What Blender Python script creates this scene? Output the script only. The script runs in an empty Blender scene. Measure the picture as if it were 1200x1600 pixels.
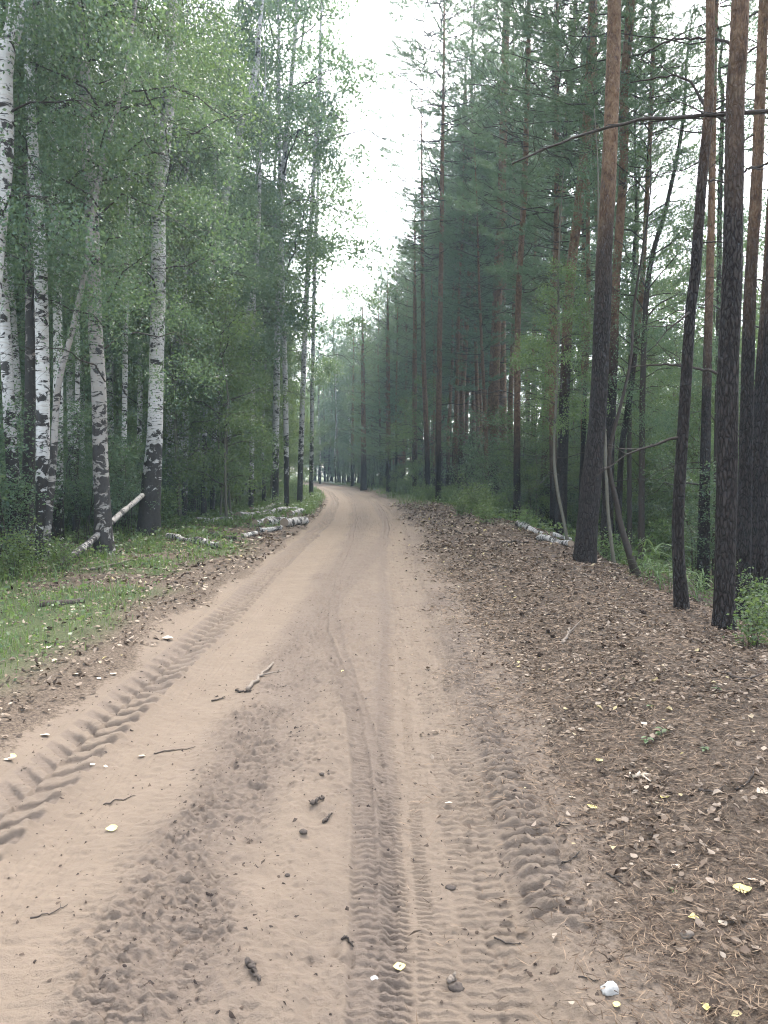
import bpy, math, random
import numpy as np

random.seed(11)
rng = np.random.default_rng(11)
S = bpy.context.scene
COL = S.collection
PI = math.pi

# ------------------------------------------------------------------ camera, sky, sun, exposure
F, CAMH, HOR = 1200.0, 1.55, 732.0          # focal length in photo pixels, eye height, horizon row
PITCH = math.atan((800 - HOR) / F)
cd = bpy.data.cameras.new("camera")
cam = bpy.data.objects.new("camera", cd)
COL.objects.link(cam)
cam.location = (0, 0, CAMH)
cam.rotation_euler = (PI / 2 - PITCH, 0, 0)
cd.sensor_fit = 'VERTICAL'
cd.sensor_height = 36
cd.lens = 36 * F / 1600
cd.clip_start = 0.05
cd.clip_end = 2000
S.camera = cam

SUN_EL, SUN_AZ = math.radians(55), math.radians(14)      # azimuth from +Y towards +X
w = bpy.data.worlds.new("World")
S.world = w
w.use_nodes = True
nt = w.node_tree
bg = nt.nodes["Background"]
sky = nt.nodes.new("ShaderNodeTexSky")
sky.sky_type = 'NISHITA'
sky.sun_disc = False
sky.sun_elevation = SUN_EL
sky.sun_rotation = SUN_AZ
sky.dust_density = 3.0
hs = nt.nodes.new("ShaderNodeHueSaturation")
hs.inputs['Saturation'].default_value = 0.40             # thin even cloud: a nearly white sky
nt.links.new(sky.outputs[0], hs.inputs['Color'])
nt.links.new(hs.outputs[0], bg.inputs[0])
bg.inputs[1].default_value = 0.15

sl = bpy.data.lights.new("sun", 'SUN')
sun = bpy.data.objects.new("sun", sl)
COL.objects.link(sun)
sl.energy = 1.5
sl.angle = math.radians(24)
sl.color = (1.0, 0.96, 0.9)
sun.rotation_euler = (PI / 2 - SUN_EL, 0, PI - SUN_AZ)   # from high ahead on the right, through cloud

S.view_settings.view_transform = 'Standard'
S.view_settings.look = 'None'
S.view_settings.gamma = 1
S.view_settings.exposure = 3.2
S.view_settings.use_curve_mapping = False
S.cycles.use_denoising = True
S.cycles.max_bounces = 14
S.cycles.diffuse_bounces = 10
S.cycles.transmission_bounces = 8
S.cycles.volume_bounces = 1
S.cycles.use_adaptive_sampling = True
S.cycles.adaptive_threshold = 0.01
S.cycles.filter_width = 1.05
HAZE = 0.0008

# ------------------------------------------------------------------ noise
def _hash(ix, iy, iz, seed):
    h = (ix.astype(np.int64) * 374761393 + iy.astype(np.int64) * 668265263 + iz.astype(np.int64) * 1440662683 + seed * 974711) & 0xffffffff
    h = ((h ^ (h >> 13)) * 1274126177) & 0xffffffff
    h = ((h ^ (h >> 16)) * 2246822519) & 0xffffffff
    return ((h ^ (h >> 15)) & 0xffff) / 65535.0

def noise3(x, y, z, seed=0):
    x, y, z = np.broadcast_arrays(x, y, z)
    fx, fy, fz = np.floor(x), np.floor(y), np.floor(z)
    tx, ty, tz = x - fx, y - fy, z - fz
    tx, ty, tz = [t * t * t * (t * (t * 6 - 15) + 10) for t in (tx, ty, tz)]
    r = 0
    for a in (0, 1):
        for b in (0, 1):
            for c in (0, 1):
                wgt = (tx if a else 1 - tx) * (ty if b else 1 - ty) * (tz if c else 1 - tz)
                r = r + wgt * _hash(fx + a, fy + b, fz + c, seed)
    return r * 2 - 1

def noise2(x, y, seed=0):
    x, y = np.broadcast_arrays(np.asarray(x, float), np.asarray(y, float))
    fx, fy = np.floor(x), np.floor(y)
    tx, ty = x - fx, y - fy
    tx, ty = [t * t * t * (t * (t * 6 - 15) + 10) for t in (tx, ty)]
    z = np.zeros_like(fx)
    r = 0
    for a in (0, 1):
        for b in (0, 1):
            r = r + (tx if a else 1 - tx) * (ty if b else 1 - ty) * _hash(fx + a, fy + b, z, seed)
    return r * 2 - 1

def fbm(x, y, o=3, seed=0, g=0.5):
    r, amp = 0, 1.0
    for k in range(o):
        r = r + amp * noise2(x * 2 ** k, y * 2 ** k, seed + k * 17)
        amp *= g
    return r

def sstep(a, b, x):
    t = np.clip((x - a) / (b - a), 0, 1)
    return t * t * (3 - 2 * t)

def band(x, a, b, s):
    return sstep(a - s, a + s, x) * (1 - sstep(b - s, b + s, x))

# ------------------------------------------------------------------ the lie of the land
_cy = np.array([-60, 0, 3.3, 10, 16, 22, 27, 33, 39, 51, 60, 75, 100, 140, 220.])
_cx = np.array([-1.2, -.5, -.5, -.47, -.45, -.5, -.66, -.95, -1.3, -2.45, -3.7, -7.0, -15, -32, -60.])
_ty = np.linspace(-60, 220, 1401)
_tx = np.interp(_ty, _cy, _cx)
_k = np.hanning(31); _k /= _k.sum()
_tx = np.convolve(np.pad(_tx, 15, 'edge'), _k, 'valid')

def cen(y):
    return np.interp(y, _ty, _tx)

RW = 1.42                                    # half width of the worn strip

def macro(x, y):
    """height of the ground without the small relief of the sand"""
    x = np.asarray(x, float); y = np.asarray(y, float)
    u = x - cen(y)
    near = 1 - 0.55 * sstep(18, 45, y)
    bank = 0.30 * sstep(1.25, 2.7, u) * near
    fall = 0.85 * sstep(2.9, 6.0, u + 0.25 * noise2(y * 0.3, y * 0 + 3.3, 5)) * near
    left = 0.07 * sstep(1.3, 2.0, -u) - 0.10 * sstep(4.5, 8, -u)
    und = 0.05 * noise2(x * 0.35, y * 0.35, 1) + 0.03 * noise2(x * 1.1, y * 1.1, 2)
    mic = 0.016 * fbm(x * 5, y * 5, 3, 121) * sstep(RW - .05, RW + .35, np.abs(u)) * (1 - sstep(25, 40, y))
    return bank - fall + left + und * sstep(1.2, 2.2, np.abs(u)) + 0.01 * noise2(x * .8, y * .4, 9) + mic

def pline(pts):
    """a line on the flat road from photo pixels -> x as a function of y"""
    q = [flat(px, py) for px, py in pts]
    q.sort(key=lambda p: p[1])
    ys = np.array([p[1] for p in q]); xs = np.array([p[0] for p in q])
    return lambda y: np.interp(y, ys, xs), ys[0], ys[-1]

cP, sP = math.cos(PITCH), math.sin(PITCH)
def ray(px, py):
    a, b = (px - 600) / F, (800 - py) / F
    return np.array([a, cP + b * sP, -sP + b * cP])
def flat(px, py, z=0.0):
    d = ray(px, py); t = (z - CAMH) / d[2]
    return np.array([d[0] * t, d[1] * t, z])
def at(px, py, Y):
    d = ray(px, py); t = Y / d[1]
    return np.array([0, 0, CAMH]) + d * t
def ground(px, py):
    d = ray(px, py)
    t = np.linspace(1.2, 160, 8000)
    P = d[None, :] * t[:, None] + np.array([0, 0, CAMH])
    below = P[:, 2] < gz(P[:, 0], P[:, 1])
    k = int(np.argmax(below)) if below.any() else len(t) - 1
    return P[k].copy()

def sq(ph, k=3.0):
    return 0.5 + 0.5 * np.tanh(k * np.sin(2 * PI * ph))

EDGE_ = pline([(570, 1600), (570, 1300), (566, 1200), (555, 1130), (540, 1080), (520, 1030), (503, 985), (508, 940), (522, 900), (546, 850), (556, 810), (552, 785)])
FAN_ = pline([(487, 985), (515, 940), (560, 890), (598, 850), (606, 825), (600, 800), (585, 780)])
BIKE_ = pline([(612, 1600), (606, 1300), (590, 1180), (560, 1090), (535, 1020), (522, 960), (530, 900), (556, 850)])

def road_detail(x, y):
    """relief of the sand: ruts, tyre prints and clods; also its darkening: damp, and shade painted into the tread grooves"""
    wob = 0.03 * noise2(y * 0.7, y * 0, 21) + 0.012 * noise2(y * 3.0, y * 0, 22)
    sh = cen(y) + 0.5
    X = x - sh * sstep(14, 24, y) - wob
    n1 = fbm(x * 9, y * 9, 3, 31)
    n2 = fbm(x * 26, y * 20, 3, 32)
    n3 = noise2(x * 60, y * 50, 33)
    h = 0.0035 * n1 + 0.0028 * n2 + 0.0016 * n3
    damp_shade = np.zeros_like(x)
    # ruts and ridges
    h = h - 0.022 * band(X, -1.42, -0.98, 0.10) + 0.028 * band(X, -0.50, -0.20, 0.10) * (1 - 0.6 * sstep(5, 9, y))
    h = h - 0.028 * band(X, 0.02, 0.50, 0.09) + 0.012 * band(X, 0.55, 0.62, 0.05)
    h = h + 0.02 * band(X, -1.56, -1.48, 0.03) + 0.05 * sstep(0.72, 1.05, X) + 0.05 * sstep(1.9, 2.15, -X)
    # loose churned soil between the ruts
    patch = sstep(-0.35, 0.35, fbm(x * 2.3, y * 1.1, 3, 41))
    cl = band(X + .10 * fbm(x * 3, y * 2, 2, 45), -0.95, -0.52, 0.15) * (0.35 + 0.65 * patch)
    cl = np.maximum(cl, band(X, -0.75, -0.05, 0.14) * sstep(3.8, 5.2, y) * (1 - sstep(10, 18, y)) * (.35 + .4 * patch))
    cl = np.maximum(cl, band(X, -0.05, 0.05, 0.05) * 0.35)
    cl = np.maximum(cl, sstep(0.5, 0.75, X) * 0.4)
    clod = np.abs(fbm(x * 17 + n1 * .4, y * 15, 3, 42)) 
    clod2 = sstep(0.1, 0.5, noise2(x * 36 + n1, y * 29, 43)) * (0.4 + 0.6 * noise2(x * 9, y * 9, 44))
    nh = fbm(x * 58, y * 48, 2, 58)
    crumb = sstep(.18, .34, noise2(x * 44 + n2, y * 38, 59)) * sstep(-.3, .3, noise2(x * 7, y * 6, 60))
    h = h + cl * (0.020 * (clod - 0.45) + 0.012 * clod2 + 0.012 * crumb + 0.008 * nh)
    damp_shade = damp_shade + .25 * cl * (1 - crumb) * sstep(-.2, .4, -nh)
    damp_shade = damp_shade + 0.38 * cl
    # the trodden middle and right: crumbs, little pits and scuffs
    rough = band(X, -0.60, 1.4, 0.15) * (.45 + .55 * sstep(-.4, .5, fbm(x * 2.7, y * 1.4, 2, 46)))
    pit = sstep(.35, .75, noise2(x * 38, y * 26, 47)) * sstep(-.2, .6, noise2(x * 6, y * 5, 48))
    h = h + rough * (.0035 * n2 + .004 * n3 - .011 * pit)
    damp_shade = damp_shade + .35 * rough * pit + .10 * rough
    # soft dimples of the ridge
    dm = band(X, -0.52, -0.16, 0.06)
    h = h + dm * (0.013 * noise2(x * 7, y * 5, 51) + .006 * noise2(x * 15, y * 12, 57))
    # ripples of the left rut
    sm = band(X, -1.46, -0.92, 0.06)
    h = h + sm * 0.0035 * noise2(x * 22, y * 34, 53)
    fine = band(X, -1.47, -1.22, 0.03)
    h = h + fine * 0.0022 * np.sin((X + 0.005 * noise2(y * 2, y * 0, 54)) * 2 * PI / 0.035)
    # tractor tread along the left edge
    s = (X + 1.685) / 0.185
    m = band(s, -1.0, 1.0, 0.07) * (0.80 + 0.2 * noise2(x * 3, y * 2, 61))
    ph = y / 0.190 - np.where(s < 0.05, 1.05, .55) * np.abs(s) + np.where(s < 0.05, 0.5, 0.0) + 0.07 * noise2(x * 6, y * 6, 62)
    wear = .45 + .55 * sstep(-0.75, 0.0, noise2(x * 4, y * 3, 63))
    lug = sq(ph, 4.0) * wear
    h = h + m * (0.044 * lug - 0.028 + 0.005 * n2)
    damp_shade = damp_shade + m * (0.85 * (1 - lug) + 0.10)  # grooves between lugs coloured darker, painted shade that keeps the print readable
    # narrow winding tyre track, with its cross tread
    for (fn, y0, y1), hw, per, dep in ((EDGE_, 0.050, 0.042, 0.015), (BIKE_, 0.030, 0.03, 0.008), (FAN_, 0.055, 0.05, 0.010), (FAN_, 0.13, 0.06, 0.006)):
        xc = fn(y) + sh * 0
        s = (x - wob * 0.3 - xc) / hw
        m = band(s, -1, 1, 0.2) * sstep(y0 - 0.3, y0, y) * (1 - sstep(y1 - 4, y1, y))
        tread = sq(y / per + 0.35 * s * s, 2) * (0.5 + 0.5 * sstep(-.3, .3, noise2(x * 8, y * 4, 65)))
        rim = band(np.abs(s), 1.0, 1.5, 0.25) * sstep(y0 - 0.3, y0, y) * (1 - sstep(y1 - 4, y1, y))
        h = h + m * (-dep + 0.75 * dep * tread) + rim * dep * 0.5
        damp_shade = damp_shade + m * (0.62 - 0.35 * tread)
    # car tyre ladders of the right rut
    for xc, hw, per, dep, a in ((0.045, 0.05, 0.034, 0.011, 1.0), (0.135, 0.028, 0.030, 0.009, 1.0), (0.30, 0.055, 0.05, 0.010, .9), (0.205, 0.035, 0.04, .008, .8), (0.415, 0.05, 0.058, 0.012, 1.0), (.49, .03, .045, .008, .8), (-1.02, .05, .05, .006, .6)):
        s = (X - xc - 0.02 * np.sin(y * .6 + xc * 40)) / hw
        m = band(s, -1, 1, 0.15) * a * sstep(-0.8, 0.0, noise2(x * 5, y * 1.3, int(70 + xc * 100)))
        tread = sq(y / per + 0.08 * s, 2.4)
        h = h - m * dep * (1 - tread)
        damp_shade = damp_shade + m * 0.35 * (1 - tread)
        h = h - 0.004 * band(np.abs(s), 1.0, 1.15, 0.1)
    # coarse cross tread on the right shoulder
    s = (X - 0.615) / 0.105
    m = band(s, -1, 1, 0.2) * sstep(-0.6, 0.1, noise2(x * 3, y * 1.0, 81))
    tread = sq(y / 0.082 + 0.12 * np.abs(s) + 0.12 * noise2(x * 10, y * 5, 82), 2)
    h = h + m * (0.024 * tread - 0.014 + .006 * n2)
    damp_shade = damp_shade + m * (0.5 - 0.4 * tread)
    damp_shade = damp_shade + 0.5 * band(X, -0.06, 0.03, 0.05) + 0.30 * band(X, -0.85, -0.5, 0.1) - 0.35 * band(X, 0.08, 0.45, 0.08) - 0.3 * band(X, -1.4, -1.0, 0.08)
    damp_shade = damp_shade + .30 * band(x - FAN_[0](y), -.30, .12, .12) * sstep(6.0, 8.0, y) * (1 - sstep(15, 22, y)) + .22 * band(X, -.75, -.35, .15) * sstep(9, 14, y)
    damp_shade = damp_shade + 0.18 * fbm(x * 1.7, y * .9, 3, 91)
    return h, np.clip(damp_shade + 0.25, 0, 1)

def gz(x, y):
    x = np.asarray(x, float); y = np.asarray(y, float)
    return macro(x, y)

def fz(x, y):
    """height including the road's relief"""
    x = np.atleast_1d(np.asarray(x, float)); y = np.atleast_1d(np.asarray(y, float))
    h, _ = road_detail(x, y)
    u = np.abs(x - cen(y))
    return macro(x, y) + h * (1 - sstep(RW - 0.2, RW, u))

# ------------------------------------------------------------------ mesh helpers
def raw_mesh(name, V, faces=(), tris=None, quads=None, smooth=False, mi=None):
    me = bpy.data.meshes.new(name)
    V = np.asarray(V, np.float32)
    loops, starts, tot = [], [], 0
    parts = []
    for A in (tris, quads):
        if A is not None and len(A):
            A = np.asarray(A, np.int32)
            parts.append(A.ravel()); n = A.shape[1]
            starts.append(np.arange(len(A), dtype=np.int32) * n + tot)
            tot += A.size
    li = np.concatenate(parts); ls = np.concatenate(starts)
    me.vertices.add(len(V)); me.vertices.foreach_set("co", V.ravel())
    me.loops.add(len(li)); me.loops.foreach_set("vertex_index", li)
    me.polygons.add(len(ls)); me.polygons.foreach_set("loop_start", ls)
    if smooth:
        me.polygons.foreach_set("use_smooth", np.ones(len(ls), bool))
    me.update(calc_edges=True)
    return me

class MB:
    """collects tubes and loose faces into one mesh"""
    def __init__(s):
        s.v, s.t, s.q, s.n = [], [], [], 0
    def add(s, V, tris=None, quads=None):
        V = np.asarray(V, float)
        if tris is not None: s.t.append(np.asarray(tris) + s.n)
        if quads is not None: s.q.append(np.asarray(quads) + s.n)
        s.v.append(V); s.n += len(V)
    def tube(s, P, R, sides=5, cap=True, disp=None, prof=None):
        V, Q, T = tube(P, R, sides, cap, disp, prof)
        s.add(V, T if len(T) else None, Q)
    def mesh(s, name, smooth=True):
        return raw_mesh(name, np.concatenate(s.v), tris=np.concatenate(s.t) if s.t else None,
                        quads=np.concatenate(s.q) if s.q else None, smooth=smooth)

def tube(P, R, sides=5, cap=True, disp=None, prof=None):
    P = np.asarray(P, float); n = len(P)
    R = np.broadcast_to(np.asarray(R, float), (n,))
    T = np.gradient(P, axis=0); T /= np.linalg.norm(T, axis=1)[:, None] + 1e-9
    ref = np.array([1., 0, 0]) if abs(T[0][0]) < 0.8 else np.array([0, 1., 0])
    N = ref[None, :] - T * (T @ ref)[:, None]; N /= np.linalg.norm(N, axis=1)[:, None] + 1e-9
    B = np.cross(T, N)
    a = np.arange(sides) * 2 * PI / sides
    rr = R[:, None] * np.ones((1, sides))
    if disp is not None:
        rr = rr * (1 + disp(a[None, :], np.linspace(0, 1, n)[:, None] * np.ones((1, sides)), P[:, 2][:, None] * np.ones((1, sides))))
    V = P[:, None, :] + rr[:, :, None] * (np.cos(a)[None, :, None] * N[:, None, :] + np.sin(a)[None, :, None] * B[:, None, :])
    V = V.reshape(-1, 3)
    i = np.arange(n - 1)[:, None] * sides; j = np.arange(sides)[None, :]; k = (np.arange(sides) + 1) % sides
    Q = np.stack([i + j, i + k[None, :], i + sides + k[None, :], i + sides + j], -1).reshape(-1, 4)
    Tt = []
    if cap:
        V = np.vstack([V, P[0], P[-1]]); c0, c1 = n * sides, n * sides + 1
        for jj in range(sides):
            Tt.append((c0, k[jj], jj)); Tt.append((c1, (n - 1) * sides + jj, (n - 1) * sides + k[jj]))
    return V, Q, np.array(Tt, int).reshape(-1, 3)

def smooth_line(P, n):
    """Catmull-Rom through rows of P (any number of columns)"""
    P = np.asarray(P, float)
    if len(P) == 2:
        t = np.linspace(0, 1, n)[:, None]
        return P[0] * (1 - t) + P[1] * t
    L = np.concatenate([[0], np.cumsum(np.linalg.norm(np.diff(P[:, :3], axis=0), axis=1))])
    E = np.vstack([2 * P[0] - P[1], P, 2 * P[-1] - P[-2]])
    out = []
    for s in np.linspace(0, L[-1], n):
        i = min(np.searchsorted(L, s, 'right') - 1, len(P) - 2)
        t = (s - L[i]) / (L[i + 1] - L[i] + 1e-9)
        a, b, c, d = E[i], E[i + 1], E[i + 2], E[i + 3]
        out.append(0.5 * (2 * b + (c - a) * t + (2 * a - 5 * b + 4 * c - d) * t ** 2 + (3 * b - a - 3 * c + d) * t ** 3))
    return np.array(out)

def unit(v):
    return v / (np.linalg.norm(v, axis=-1, keepdims=True) + 1e-9)

def leaves_geo(P, D, L, W, r, fold=0.0):
    """rhombic leaves: base P, axis D, length L, width W -> verts, quads"""
    n = len(P)
    side = unit(np.cross(D, unit(r.normal(size=(n, 3)))))
    nrm = np.cross(D, side)
    L = np.broadcast_to(L, (n,))[:, None]; W = np.broadcast_to(W, (n,))[:, None]
    m = P + D * L * 0.42 + nrm * (fold * L)
    V = np.stack([P, m + side * W * .5, P + D * L, m - side * W * .5], 1).reshape(-1, 3)
    return V, np.arange(n * 4).reshape(-1, 4)

# ------------------------------------------------------------------ materials
class NT:
    def __init__(s, name):
        s.m = bpy.data.materials.new(name); s.m.use_nodes = True
        s.t = s.m.node_tree; s.p = s.t.nodes["Principled BSDF"]; s.out = s.t.nodes["Material Output"]
        s.p.inputs['Roughness'].default_value = 0.9
        s.p.inputs['Specular IOR Level'].default_value = 0.15
    def n(s, typ, **kw):
        x = s.t.nodes.new("ShaderNode" + typ)
        for k, v in kw.items(): setattr(x, k, v)
        return x
    def l(s, a, b): s.t.links.new(a, b)
    def set(s, sock, v):
        if hasattr(v, 'is_output') or isinstance(v, bpy.types.NodeSocket): s.l(v, sock)
        else: sock.default_value = v
    def coord(s, scale=(1, 1, 1), kind='Object'):
        t = s.n("TexCoord"); m = s.n("Mapping"); m.inputs['Scale'].default_value = scale
        s.l(t.outputs[kind], m.inputs[0]); return m.outputs[0]
    def noise(s, vec, scale, detail=3, rough=.55, dist=0.0):
        x = s.n("TexNoise"); x.inputs['Scale'].default_value = scale; x.inputs['Detail'].default_value = detail
        x.inputs['Roughness'].default_value = rough; x.inputs['Distortion'].default_value = dist
        s.l(vec, x.inputs['Vector']); return x.outputs[0]
    def math(s, op, a, b=0.0, clamp=False):
        x = s.n("Math", operation=op, use_clamp=clamp); s.set(x.inputs[0], a); s.set(x.inputs[1], b); return x.outputs[0]
    def ss(s, v, a, b):
        x = s.n("MapRange", interpolation_type='SMOOTHSTEP'); s.set(x.inputs[0], v)
        x.inputs[1].default_value = a; x.inputs[2].default_value = b; return x.outputs[0]
    def mix(s, f, a, b):
        x = s.n("Mix", data_type='RGBA'); s.set(x.inputs[0], f); s.set(x.inputs[6], a); s.set(x.inputs[7], b); return x.outputs[2]
    def ramp(s, f, stops):
        x = s.n("ValToRGB"); e = x.color_ramp.elements
        while len(e) < len(stops): e.new(0.5)
        for q, (p, c) in zip(e, stops): q.position = p; q.color = (*c, 1)
        s.l(f, x.inputs[0]); return x.outputs[0]
    def bump(s, h, strength=.5, dist=.02):
        x = s.n("Bump"); x.inputs['Strength'].default_value = strength; x.inputs['Distance'].default_value = dist
        s.l(h, x.inputs['Height']); s.l(x.outputs[0], s.p.inputs['Normal'])
    def col(s, c): s.set(s.p.inputs['Base Color'], c)
    def attr(s, name):
        x = s.n("Attribute"); x.attribute_name = name; return x.outputs['Fac']
    def sep(s, vec):
        x = s.n("SeparateXYZ"); s.l(vec, x.inputs[0]); return x.outputs

c4 = lambda r, g, b: (r, g, b, 1)

def mat_ground():
    k = NT("sand_and_litter")
    v = k.coord()
    damp_shade, lit, grs = k.attr("damp_shade"), k.attr("litter"), k.attr("green")
    n1 = k.noise(v, 3.0, 5, .6); n2 = k.noise(v, 40, 4, .65); n3 = k.noise(v, 260, 2, .6)
    sand = k.mix(n1, c4(.112, .086, .064), c4(.156, .121, .091))
    dark = k.mix(n2, c4(.080, .062, .049), c4(.138, .108, .085))
    dn = k.math('ADD', k.math('MULTIPLY', k.math('SUBTRACT', n2, .5), .8), k.math('MULTIPLY', k.math('SUBTRACT', k.noise(v, 9, 4, .7), .5), .9))
    s = k.mix(k.ss(k.math('ADD', damp_shade, dn), .0, 1.0), sand, dark)
    s = k.mix(k.math('MULTIPLY', k.ss(n3, .5, .75), .35), s, c4(.09, .066, .048))
    nl = k.noise(v, 55, 4, .7)
    litc = k.ramp(nl, [(.25, (.018, .013, .010)), (.45, (.060, .044, .032)), (.6, (.105, .080, .059)), (.78, (.17, .134, .104))])
    gc = k.ramp(k.noise(v, 70, 3, .7), [(.3, (.02, .03, .012)), (.6, (.05, .075, .025)), (.8, (.09, .11, .04))])
    litc = k.mix(k.math('MULTIPLY', grs, .75), litc, gc)
    # ragged transition from clean sand to litter
    f = k.ss(k.math('ADD', lit, k.math('MULTIPLY', k.math('SUBTRACT', k.noise(v, 22, 5, .75), .5), 1.5)), .42, .62)
    k.col(k.mix(f, s, litc))
    k.p.inputs['Roughness'].default_value = .95
    hh = k.math('ADD', k.math('MULTIPLY', n2, .6), k.math('MULTIPLY', n3, .5))
    hh = k.math('ADD', hh, k.math('MULTIPLY', k.noise(v, 110, 3, .7), .6))
    k.bump(hh, .9, .014)
    return k.m

def leaf_mat(name, c1, c2, c3, trans=.42, hue_obj=.35, gloss=.35):
    """leaf blades: reflect, and let the light through"""
    k = NT(name)
    g = k.n("NewGeometry"); oi = k.n("ObjectInfo")
    c = k.ramp(g.outputs['Random Per Island'], [(0, c1), (.55, c2), (1, c3)])
    h = k.n("HueSaturation"); k.l(c, h.inputs['Color'])
    k.l(k.math('ADD', .5 - .03 * hue_obj, k.math('MULTIPLY', oi.outputs['Random'], .06 * hue_obj)), h.inputs['Hue'])
    k.l(k.math('ADD', .8, k.math('MULTIPLY', oi.outputs['Random'], .4)), h.inputs['Value'])
    col = h.outputs[0]
    k.col(col); k.p.inputs['Roughness'].default_value = .5; k.p.inputs['Specular IOR Level'].default_value = gloss
    tr = k.n("BsdfTranslucent")
    tc = k.mix(.5, col, c4(.17, .25, .06)); k.l(tc, tr.inputs[0])
    ms = k.n("MixShader"); ms.inputs[0].default_value = trans
    k.l(k.p.outputs[0], ms.inputs[1]); k.l(tr.outputs[0], ms.inputs[2]); k.l(ms.outputs[0], k.out.inputs[0])
    return k.m

def mat_birch(name="birch_bark", lowg=.26, thr=.54, zt=3.6, tint=(1, 1, 1)):
    k = NT(name)
    t = k.n("TexCoord"); z = k.sep(t.outputs['Object'])[2]
    oi = k.n("ObjectInfo")
    v = k.n("VectorMath", operation='ADD'); k.l(t.outputs['Object'], v.inputs[0])
    cmb = k.n("CombineXYZ"); k.l(k.math('MULTIPLY', oi.outputs['Random'], 50), cmb.inputs[2]); k.l(cmb.outputs[0], v.inputs[1])
    def mp(sc):
        m = k.n("Mapping"); m.inputs['Scale'].default_value = sc; k.l(v.outputs[0], m.inputs[0]); return m.outputs[0]
    dash = k.noise(mp((5, 5, 30)), 1.0, 3, .6)
    patch = k.noise(mp((4.5, 4.5, 6.5)), 1.0, 4, .65, .6)
    tone = k.noise(mp((1.5, 1.5, 1.0)), 1.0, 3, .5)
    low = k.math('SUBTRACT', 1.0, k.ss(z, .1, zt))
    d1 = k.ss(dash, .585, .64)
    d2 = k.ss(k.math('ADD', patch, k.math('MULTIPLY', low, lowg)), thr, thr + .06)
    white = k.mix(tone, c4(.27 * tint[0], .262 * tint[1], .248 * tint[2]), c4(.46 * tint[0], .46 * tint[1], .45 * tint[2]))
    white = k.mix(k.math('MULTIPLY', k.ss(k.noise(mp((3, 3, 14)), 2.0, 3, .6), .45, .7), .5), white, c4(.22, .185, .155))
    black = k.mix(k.noise(mp((20, 20, 12)), 1, 4, .7), c4(.005, .005, .005), c4(.055, .050, .046))
    f = k.math('MAXIMUM', d1, d2)
    k.col(k.mix(f, white, black))
    k.p.inputs['Roughness'].default_value = .75
    k.bump(k.math('ADD', k.math('MULTIPLY', f, 1.0), k.math('MULTIPLY', k.noise(mp((25, 25, 10)), 1, 4, .7), .8)), .6, .02)
    return k.m

def mat_pine(name="pine_bark", dark=1.0, z0=3.2, z1=6.0):
    k = NT(name)
    t = k.n("TexCoord"); z = k.sep(t.outputs['Object'])[2]
    def mp(sc):
        m = k.n("Mapping"); m.inputs['Scale'].default_value = sc; k.l(t.outputs['Object'], m.inputs[0]); return m.outputs[0]
    vor = k.n("TexVoronoi", feature='DISTANCE_TO_EDGE'); vor.inputs['Scale'].default_value = 1.0
    wv = k.n("VectorMath", operation='ADD'); k.l(mp((40, 40, 11)), wv.inputs[0])
    nz = k.n("TexNoise"); nz.inputs['Scale'].default_value = 9; k.l(t.outputs['Object'], nz.inputs['Vector']); k.l(nz.outputs[1], wv.inputs[1])
    k.l(wv.outputs[0], vor.inputs['Vector'])
    plate = k.ss(k.math('ADD', vor.outputs['Distance'], k.math('MULTIPLY', k.math('SUBTRACT', k.noise(mp((40, 40, 22)), 1, 4, .7), .5), .5)), -.05, .3)
    n = k.noise(mp((30, 30, 12)), 1.0, 5, .7)
    up = k.ss(k.math('ADD', z, k.math('MULTIPLY', k.math('SUBTRACT', k.noise(mp((2.5, 2.5, 1.0)), 1, 3), .5), 3.0)), z0, z1)
    lowc = k.mix(n, c4(.013, .011, .0105), c4(.046, .039, .035))
    lowc = k.mix(plate, c4(.008, .006, .0055), lowc)
    flake = k.noise(mp((14, 14, 9)), 1.0, 4, .7, .4)
    upc = k.ramp(flake, [(.3, (.055, .032, .022)), (.5, (.120, .074, .045)), (.68, (.170, .115, .072)), (.8, (.23, .165, .125))])
    k.col(k.mix(up, lowc, upc))
    k.bump(k.math('ADD', k.math('MULTIPLY', plate, .9), k.math('MULTIPLY', n, .6)), .8, .025)
    return k.m

def mat_simple(name, a, b, scale=20, rough=.85, bump=.3, isl=False):
    k = NT(name)
    v = k.coord()
    if isl:
        g = k.n("NewGeometry"); f = g.outputs['Random Per Island']
    else:
        f = k.noise(v, scale, 4, .65)
    k.col(k.mix(f, c4(*a), c4(*b))); k.p.inputs['Roughness'].default_value = rough
    if bump: k.bump(k.noise(v, scale * 2, 4, .7), bump, .01)
    return k.m

def mat_islands(name, stops, rough=.8, trans=0.0):
    k = NT(name)
    g = k.n("NewGeometry")
    c = k.ramp(g.outputs['Random Per Island'], stops)
    k.col(c); k.p.inputs['Roughness'].default_value = rough
    if trans:
        tr = k.n("BsdfTranslucent"); k.l(c, tr.inputs[0]); ms = k.n("MixShader"); ms.inputs[0].default_value = trans
        k.l(k.p.outputs[0], ms.inputs[1]); k.l(tr.outputs[0], ms.inputs[2]); k.l(ms.outputs[0], k.out.inputs[0])
    return k.m

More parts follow.
